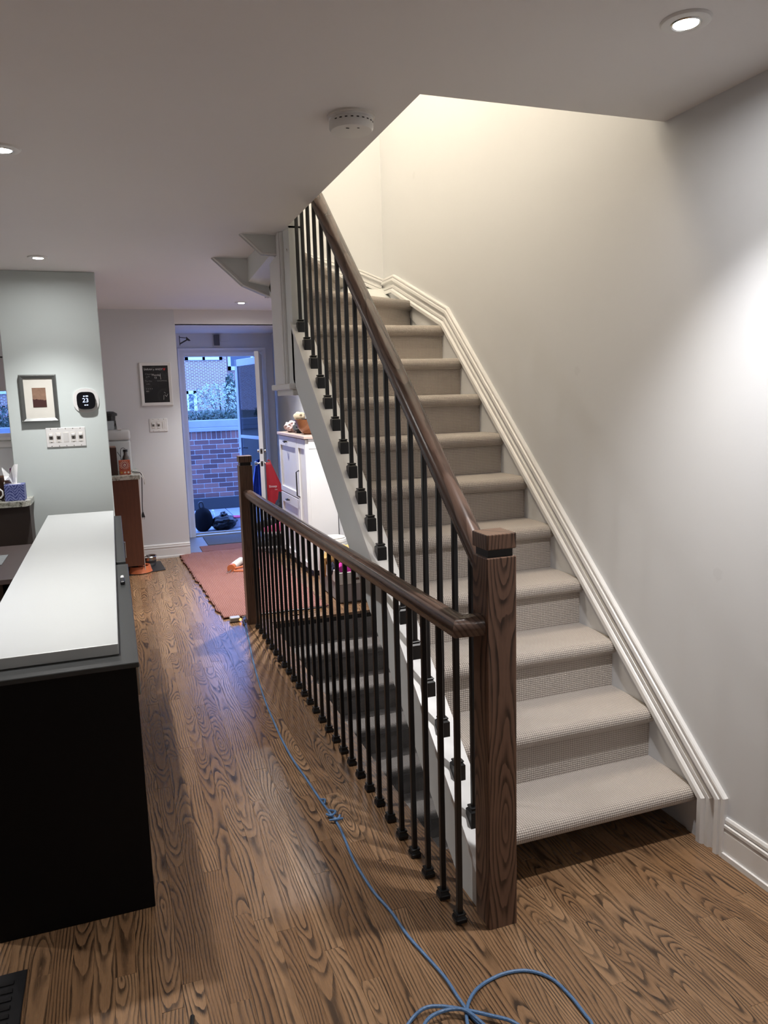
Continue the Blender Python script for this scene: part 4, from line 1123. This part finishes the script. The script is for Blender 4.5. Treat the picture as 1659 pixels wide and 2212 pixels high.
t = thing('wooden_salad_bowl', 'wooden bowl on the white cabinet half hidden by the stringer', 'bowl', (1.70, 6.74, ct))
MB().lathe([(.055, .001), (.075, .012), (.115, .06), (.140, .135), (.133, .135), (.108, .065), (.06, .02), (0, .018)], n=40).build('bowl', wood_mat('teak_bowl', (.40, .17, .075), (.20, .075, .03), 2, 26, .35, .5), t, smooth=True)
MB().tube([(-.05, .10, .128), (.10, -.02, .150)], .006, 8).build('spoon', MT['blackp'], t, smooth=True)
single('beige_cap', MB().blob((1.675, 7.04, ct+.155), (.05, .115, .042), 3, .12), plain('beige_wool', (.62, .52, .36), .9, var=.1, nscale=30), 'beige knitted cap on top of the pile on the white cabinet', 'cap', (1.675, 7.04, ct+.1), smooth=True)
single('pink_scarf', MB().blob((1.65, 7.27, ct+.055), (.065, .115, .053), 8, .22, 3, 3.0), plain('pale_pink_wool', (.60, .46, .45), .9, var=.12, nscale=30), 'pale pink rolled scarf at the far end of the white cabinet', 'scarf', (1.65, 7.27, ct), smooth=True)
single('dark_gloves', MB().blob((1.68, 7.03, ct+.055), (.06, .16, .055), 12, .25, 3, 3.0), plain('dark_fabric', (.03, .032, .036), .9, var=.3, nscale=30), 'dark bag with metal bits between the scarf and the wooden bowl', 'bag', (1.68, 7.03, ct), smooth=True)
single('black_ring', MB().tube([(1.70, 7.30+.032*math.cos(a), ct+.130+.032*math.sin(a)) for a in [2*PI*i/20 for i in range(20)]], .005, 6, True), MT['blackp'], 'thin black ring leaning on the pink scarf', 'ring', (1.70, 7.30, ct+.1), smooth=True)

# ---- shoes and rack by the door
rk = Vector((1.47, 7.75, 0))
t = thing('shoe_rack', 'low wire shoe rack seen through the balusters', 'rack', rk)
for zz in (.05, .20):
    for i in range(6):
        MB().tube([(1.36+.035*i, 7.56, zz), (1.36+.035*i, 8.02, zz)], .004, 6).build('wire', MT['steel'], t, rk)
for (xx, yy) in ((1.36, 7.56), (1.535, 7.56), (1.36, 8.02), (1.535, 8.02)): MB().tube([(xx, yy, 0), (xx, yy, .24)], .007, 6).build('leg', MT['blackp'], t, rk)
def shoe(name, label, loc, mat, sole, rz=0, s=1.0):
    t = thing(name, label, 'shoe', loc, 'shoes on the rack', rz)
    m = MB()
    prof = [(-.13, .035, .07), (-.11, .040, .095), (-.06, .042, .10), (-.01, .043, .078), (.05, .046, .058), (.10, .042, .045), (.13, .024, .030)]
    rings = []
    for (yy, hw, hh) in prof:
        rings.append([m.bm.verts.new((hw*s*math.cos(a), yy*s, .018*s+max(0, hh*s*math.sin(a)))) for a in [PI*i/10 for i in range(11)]])
    for A_, B_ in zip(rings, rings[1:]):
        for i in range(10): m.bm.faces.new((A_[i], A_[i+1], B_[i+1], B_[i]))
    m.bm.faces.new(rings[0]); m.bm.faces.new(rings[-1])
    m.build('upper', mat, t, smooth=True)
    MB().prism([(hw*s*1.06*sg, yy*s) for sg, seq in ((1, prof), (-1, prof[::-1])) for (yy, hw, _) in seq], 2, 0, .020*s).build('sole', sole, t)
    return t
pinkm = plain('pink_mesh', (.50, .06, .16), .6)
shoe('pink_shoe', 'pink sneaker on the wire rack', (1.50, 7.64, .206), pinkm, MT['white'], 1.2)
shoe('black_shoe', 'black shoe on the lower wire of the rack', (1.43, 7.66, .056), MT['blackp'], MT['white'], 1.4)
shoe('black_boot', 'black boot on the rack nearest the door', (1.44, 7.90, .206), MT['blackp'], MT['blackp'], 1.3, 1.1)
shoe('grey_shoe', 'grey shoe on the lower wire behind the black one', (1.44, 7.88, .056), plain('grey_knit', (.2, .2, .22), .8), MT['white'], 1.4)
single('black_coat', MB().blob((1.63, 7.74, .32), (.09, .16, .30), 5, .2, 3, 2.5), plain('black_cloth', (.012, .012, .014), .9), 'dark coat heap beyond the white cabinet', 'coat', (1.63, 7.74, 0), smooth=True)

# ---- white bin, laundry basket
t = thing('round_bin', 'round white lidded bin behind the laundry box', 'bin', (1.700, 6.11, 0))
MB().lathe([(.118, .001), (.125, .01), (.135, .25), (.118, .36), (.112, .365), (0, .365)], n=36).build('body', MT['whitecab'], t, smooth=True)
MB().lathe([(.112, .364), (.116, .372), (.110, .392), (.085, .402), (.08, .398), (.05, .400), (0, .402)], n=36).build('lid', MT['whitecab'], t, smooth=True)
MB().lathe([(.095, .396), (.100, .405), (.094, .407), (.090, .400)], n=36).build('lid_ring', MT['offwhite'], t, smooth=True)
lb = Vector((1.69, 5.70, 0))
t = thing('laundry_box', 'grey fabric storage box with leather handle full of clothes', 'box', lb)
gf = plain('grey_felt', (.30, .285, .29), .9, var=.08, nscale=40); wf = plain('white_felt', (.62, .60, .58), .9, var=.05)
MB().box((1.548, 5.45, .003), (1.835, 5.97, .155), .012, 2).build('lower_body', gf, t, lb)
m = MB()
for a, b_ in (((1.543, 5.445, .15), (1.555, 5.975, .245)), ((1.828, 5.445, .15), (1.840, 5.975, .245)), ((1.543, 5.445, .15), (1.840, 5.457, .245)), ((1.543, 5.963, .15), (1.840, 5.975, .245))): m.box(a, b_, .003)
m.build('rim_band', wf, t, lb)
MB().box((1.645, 5.435, .180), (1.775, 5.446, .200), .003).build('handle', plain('brown_leather', (.07, .035, .022), .5), t, lb)
for xx in (1.655, 1.765): MB().lathe([(.006, -.004), (.005, 0), (0, 0)], (xx, 5.435, .190), 10, 1).build('rivet', MT['steel'], t, lb)
def heap(name, label, c, r, seed, mat, cat='clothing'):
    return single(name, MB().blob(c, r, seed, .22, 3, 3.2), mat, label, cat, (c[0], c[1], c[2]-r[2]), 'clothes in the laundry box', smooth=True)
heap('yellow_sweater', 'yellow sweater on top of the laundry box', (1.650, 5.76, .315), (.125, .18, .085), 2, plain('yellow_knit', (.55, .36, .13), .9, var=.2, nscale=20))
heap('magenta_shirt', 'bright magenta shirt at the front of the laundry box', (1.69, 5.55, .270), (.115, .095, .062), 9, plain('magenta_cloth', (.55, .025, .32), .7, var=.25, nscale=14))
heap('navy_sock', 'dark blue sock hanging over the laundry box edge', (1.553, 5.64, .235), (.020, .06, .055), 15, plain('navy_cloth', (.03, .032, .055), .9))
heap('orange_cloth', 'orange cloth at the right of the magenta shirt', (1.765, 5.65, .285), (.06, .08, .045), 21, plain('orange_cloth', (.50, .16, .05), .9))
single('ochre_towel', MB().blob((1.553, 5.86, .215), (.022, .085, .09), 18, .18), plain('ochre_cloth', (.36, .20, .06), .9, var=.2), 'ochre towel hanging over the left side of the laundry box', 'towel', (1.553, 5.86, .12), smooth=True)

# ================================================================== FLOOR VENT, EXTENSION CORD
t = thing('floor_vent', 'black slotted floor vent in the lower left corner', 'vent', (-.44, 2.0, 0))
MB().box((-.16, -.16, -.0005), (.095, .165, .005), .002).build('frame', MT['blackp'], t)
for i in range(9): MB().box((-.13, -.135+.031*i, .005), (.065, -.120+.031*i, .0085), .001).build('slat', MT['iron'], t)
def cord_mat():
    m, nt, b = new_mat('blue_cord'); co = objco(nt)
    f = noise_n(nt, co, 260, 2)
    nt.links.new(mixc(nt, f, (.045, .115, .26), (.13, .25, .44)), b.inputs['Base Color']); b.inputs['Roughness'].default_value = .45
    bump(nt, b, noise_n(nt, co, 140, 1), .5, .003)
    return m
MT['cord'] = cord_mat()
pts = [(0.798, 5.33), (0.775, 5.18), (0.741, 4.829), (0.705, 4.504), (0.669, 4.103), (0.647, 3.758), (0.639, 3.515), (0.634, 3.298), (0.637, 3.1), (0.65, 2.918), (0.661, 2.734), (0.671, 2.62), (0.678, 2.499), (0.667, 2.319), (0.669, 2.208), (0.677, 2.103), (0.695, 2.001), (0.704, 1.888), (0.722, 1.791), (0.739, 1.7), (0.743, 1.621), (0.748, 1.562), (0.756, 1.525), (0.79, 1.43), (.86, 1.36), (.94, 1.345), (0.992, 1.361), (1.018, 1.417), (1.02, 1.455), (1.019, 1.52), (1.005, 1.589), (0.961, 1.635), (0.897, 1.65), (0.828, 1.639), (0.777, 1.607), (0.741, 1.565), (0.723, 1.511), (0.74, 1.45), (.80, 1.40), (.87, 1.40), (0.866, 1.429), (0.834, 1.486), (0.79, 1.526), (0.732, 1.57), (0.681, 1.601), (0.639, 1.609), (0.595, 1.595), (0.56, 1.555), (.555, 1.50), (0.585, 1.50), (0.61, 1.545), (0.643, 1.572), (0.69, 1.577), (0.731, 1.562), (0.752, 1.519), (.77, 1.45)]
n = len(pts)
p3 = []
for i, (x, y) in enumerate(pts):
    z = .0052
    if 34 <= i <= 37: z = .0125
    if 41 <= i <= 45: z = .0165
    if i >= 50: z = .0225
    p3.append((x, y, z))
cbase = Vector((.67, 2.6, 0))
t = thing('extension_cord', 'blue extension cord snaking along the floor to a loose coil', 'cord', cbase)
MB().tube(catmull(p3, 7), .0047, 8).build('cable', MT['cord'], t, cbase, smooth=True)
kn = [(.668, 2.64, .006), (.690, 2.60, .016), (.665, 2.575, .018), (.655, 2.60, .012), (.685, 2.565, .006), (.700, 2.575, .012)]
MB().tube(catmull(kn, 6), .0045, 8).tube(catmull([(.655, 2.56, .01), (.680, 2.545, .016), (.705, 2.560, .006)], 6), .0045, 8).tube(catmull([(.664, 2.72, .008), (.676, 2.70, .014), (.668, 2.685, .006)], 6), .0045, 8).build('knot', MT['cord'], t, cbase, smooth=True)
MB().tube([(.798, 5.34, .012), (.776, 5.26, .014), (.775, 5.19, .008)], .011, 10, taper=[1, 1, .55]).build('connector', plain('blue_black_plug', (.03, .05, .12), .4), t, cbase, smooth=True)
t = thing('power_tap', 'clear lighted triple tap with orange glow at the end of the blue cord', 'power tap', (.735, 5.335, .001))
MB().box((-.045, -.028, .003), (.028, .032, .034), .006, 2).build('block', plain('clear_grey_plastic', (.42, .40, .36), .3), t)
MB().box((.018, -.030, .008), (.034, -.012, .024), .003).build('pilot_light', MT['glow'], t)
MB().tube(catmull([(.78, 5.36, .016), (.86, 5.385, .018), (1.0, 5.37, .02), (1.15, 5.375, .02), (1.30, 5.36, .019), (1.395, 5.375, .018)], 6), .006, 6).build('tap_lead', MT['blackp'], t, (.735, 5.335, .001), smooth=True)

single('cable_tip', MB().tube([(.06, 1.70, .006), (.070, 1.77, .007), (.077, 1.815, .008)], .006, 8), MT['blackp'], 'black cable tip on the floor at the very bottom edge', 'cable', (.07, 1.76, 0), smooth=True)
# ================================================================== OUTSIDE
ZP = -.11
conc = plain('concrete', (.24, .25, .27), .9, var=.18, nscale=6, bmp=.3)
m = MB().box((-4, YD+.12, ZP-.1), (8, 45, ZP-.012)); patio = struct('floor_patio', m, plain('joint_sand', (.2, .2, .2), .95), 'concrete slab patio outside the door', 'patio')
for i in range(-2, 5):
    for j in range(4):
        MB().box((.35+.62*i, YD+.14+.72*j, ZP-.02), (.35+.62*i+.612, YD+.14+.72*j+.712, ZP), .004).build('paving_slab', conc, patio)
YWAL = 12.0
wl = MB().box((-6.5, YWAL, ZP), (4.2, YWAL+.3, 1.13))
mort = plain('mortar', (.45, .44, .44), .95, var=.12, nscale=40)
gw = wl.build('wall_garden', mort, None); tag(gw, 'low red brick garden wall outside the door', 'wall', None, 'structure')
bcols = [plain('brick_a', (.13, .058, .052), .85, var=.3, nscale=30, bmp=.5), plain('brick_b', (.19, .085, .07), .85, var=.3, nscale=30, bmp=.5), plain('brick_c', (.085, .04, .04), .85, var=.3, nscale=30, bmp=.5)]
bme = [mesh_of(MB().box((0, -.011, 0), (.215, .02, .065), .004), 'brick', c_) for c_ in bcols]
sme = [mesh_of(MB().box((0, -.011, 0), (.065, .02, .115), .004), 'brick', c_) for c_ in bcols]
rgb = random.Random(3)
for r in range(12):
    xx = .62 + (.1125 if r % 2 else 0)
    while xx < 2.75:
        link('brick', rgb.choice(bme), gw, (xx, YWAL, .078+.0753*r)); xx += .225
xx = .62
while xx < 2.75:
    link('brick', rgb.choice(sme), gw, (xx, YWAL, .985)); xx += .0755
MB().box((-6.5, YWAL-.06, ZP), (4.2, YWAL+.001, .068), .004).build('dark_footing', plain('dark_footing', (.025, .027, .032), .9), gw)
MB().box((-6.5, YWAL-.05, 1.105), (4.2, YWAL+.35, 1.165), .006).build('cap_stone', conc, gw); MB().box((-6.5, YWAL-.02, 1.165), (4.2, YWAL+.33, 1.275), .006).build('cap_stone', conc, gw)
# earth behind and the far house
struct('ground_garden', MB().box((-8, YWAL+.3, ZP), (14, 45, 1.20)), plain('soil', (.08, .07, .05), .95), 'raised garden bed behind the brick wall', 'ground')
fb = Vector((1.0, 30, 0))
t = thing('far_house', 'far brick house seen through the doorway', 'house', fb)
brm = brick_tex_mat('far_brick', (.30, .13, .10), (.22, .09, .08), (.55, .53, .52), 1.0, .17, .056, .011)
MB().box((-34, 30, 0), (4.36, 34, 9)).build('brick_wall', brm, t, fb)
MB().box((4.36, 31.5, 0), (18, 34, 9)).build('recessed_wall', brm, t, fb)
wt = plain('house_white_trim', (.70, .72, .72), .6); dg = plain('house_window_glass', (.05, .07, .10), .1)
def hwin(x0, x1, z0, z1, y):
    w = MB().box((x0, y-.06, z0), (x1, y-.02, z0+.16)).box((x0, y-.06, z1-.12), (x1, y-.02, z1)).box((x0, y-.06, z0), (x0+.12, y-.02, z1)).box((x1-.12, y-.06, z0), (x1, y-.02, z1)).box(((x0+x1)/2-.05, y-.06, z0), ((x0+x1)/2+.05, y-.02, z1)).build('window', wt, t, fb)
    MB().box((x0+.05, y-.03, z0+.05), (x1-.05, y-.005, z1-.05)).build('pane', dg, w, fb)
hwin(2.80, 4.20, 3.10, 5.2, 30); hwin(4.62, 6.6, 2.75, 5.0, 31.5); hwin(-4.2, -2.2, 2.0, 4.2, 30); hwin(2.45, 3.15, .6, 1.95, 30)
MB().box((4.4, 31.4, 1.75), (8, 31.48, 1.88)).build('ledge', wt, t, fb)
# shrubs
def shrub(name, label, c, r, nleaf, seed, mat, size=.035, twigs=10):
    base = Vector((c[0], c[1], 1.20)); t = thing(name, label, 'shrub', base, 'shrubs behind the garden wall')
    rs = random.Random(seed); vs, fs = [], []
    for i in range(nleaf):
        while True:
            d = Vector((rs.uniform(-1, 1), rs.uniform(-1, 1), rs.uniform(-1, 1)))
            if .15 < d.length < 1: break
        p = Vector((d.x*r[0], d.y*r[1], d.z*r[2] + c[2]-1.20)) * 1.0
        if p.z < 0: p.z *= -.3
        a = Vector((rs.uniform(-1, 1), rs.uniform(-1, 1), rs.uniform(-1, 1))).normalized(); b_ = a.orthogonal().normalized()
        s_ = size*rs.uniform(.6, 1.3); k = len(vs)
        vs += [p-a*s_, p+b_*s_*.45+a*.1*s_, p+a*s_, p-b_*s_*.45+a*.1*s_]; fs.append((k, k+1, k+2, k+3))
    me = bpy.data.meshes.new('foliage'); me.from_pydata([tuple(v) for v in vs], [], fs); me.materials.append(mat)
    tag(link('foliage', me, t), None, None, None, 'stuff')
    for i in range(twigs):
        a = rs.uniform(0, 2*PI); q = (r[0]*.7*math.cos(a), r[1]*.6*math.sin(a), (c[2]-1.2)+r[2]*rs.uniform(.2, .8))
        MB().tube(catmull([(0.15*q[0], .15*q[1], 0), (q[0]*.5, q[1]*.5, q[2]*.55), q], 4), .005, 5).build('stem', plain('bark', (.11, .09, .07), .9) if i == 0 else bpy.data.materials['bark'], t)
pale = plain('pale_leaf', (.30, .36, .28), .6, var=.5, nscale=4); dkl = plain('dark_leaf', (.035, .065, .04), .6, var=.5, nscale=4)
shrub('leafy_shrub', 'pale airy shrub over the brick garden wall', (1.80, 13.3, 1.50), (.58, .45, .40), 1500, 3, pale, .026, 16)
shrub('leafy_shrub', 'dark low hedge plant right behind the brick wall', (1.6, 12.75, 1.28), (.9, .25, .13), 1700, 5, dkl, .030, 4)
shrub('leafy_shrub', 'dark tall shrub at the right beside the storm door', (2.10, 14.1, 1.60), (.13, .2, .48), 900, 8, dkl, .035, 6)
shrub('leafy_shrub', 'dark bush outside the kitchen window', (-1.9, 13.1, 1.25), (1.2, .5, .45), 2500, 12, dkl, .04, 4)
# things on the patio
t = thing('backpack', 'black backpack on the patio beside the door frame', 'backpack', (1.03, 9.98, ZP))
MB().blob((0, 0, .15), (.125, .10, .165), 4, .05).build('body', plain('black_nylon', (.004, .004, .006), .8, spec=.1), t, smooth=True)
MB().tube(catmull([(-.03, 0, .28), (-.045, 0, .36), (-.01, 0, .385), (.01, 0, .33), (.01, 0, .28)], 5), .014, 8).build('strap', MT['blackp'], t, smooth=True)
t = thing('garbage_bag', 'shiny black garbage bag on the patio', 'bag', (1.30, 10.0, ZP))
MB().blob((0, 0, .09), (.17, .13, .10), 7, .10, 4, 3.0).build('body', plain('black_film', (.004, .004, .005), .28, spec=.2), t, smooth=True)
MB().blob((.0, 0, .20), (.045, .03, .035), 9, .3).build('knot', plain('black_film_knot', (.008, .008, .01), .2), t, smooth=True)
def wbottle(x, y, label):
    t = thing('water_bottle', label, 'bottle', (x, y, ZP), 'water bottles on the patio')
    MB().lathe([(.030, .001), (.032, .01), (.032, .13), (.026, .155), (.012, .175), (.012, .185), (0, .185)], n=18).build('bottle', plain('bottle_plastic', (.34, .40, .46), .12), t, smooth=True)
    MB().lathe([(.015, .184), (.015, .203), (0, .203)], n=14).build('cap', MT['white'], t, smooth=True)
    MB().lathe([(.0325, .06), (.0325, .10)], n=18).build('label_band', plain('bottle_band', (.35, .45, .6), .4), t)
wbottle(1.135, 10.40, 'clear water bottle next to the backpack on the patio'); wbottle(1.215, 10.47, 'clear water bottle next to the garbage bag on the patio')
t = thing('food_tub', 'small tub with red lid behind the garbage bag', 'tub', (1.45, 10.10, ZP))
MB().box((-.09, -.06, .001), (.075, .06, .13), .01, 2).build('tub', plain('smoky_plastic', (.30, .27, .30), .3), t); MB().box((-.098, -.068, .13), (.083, .068, .148), .004).build('lid', plain('red_lid', (.50, .03, .10), .4), t)
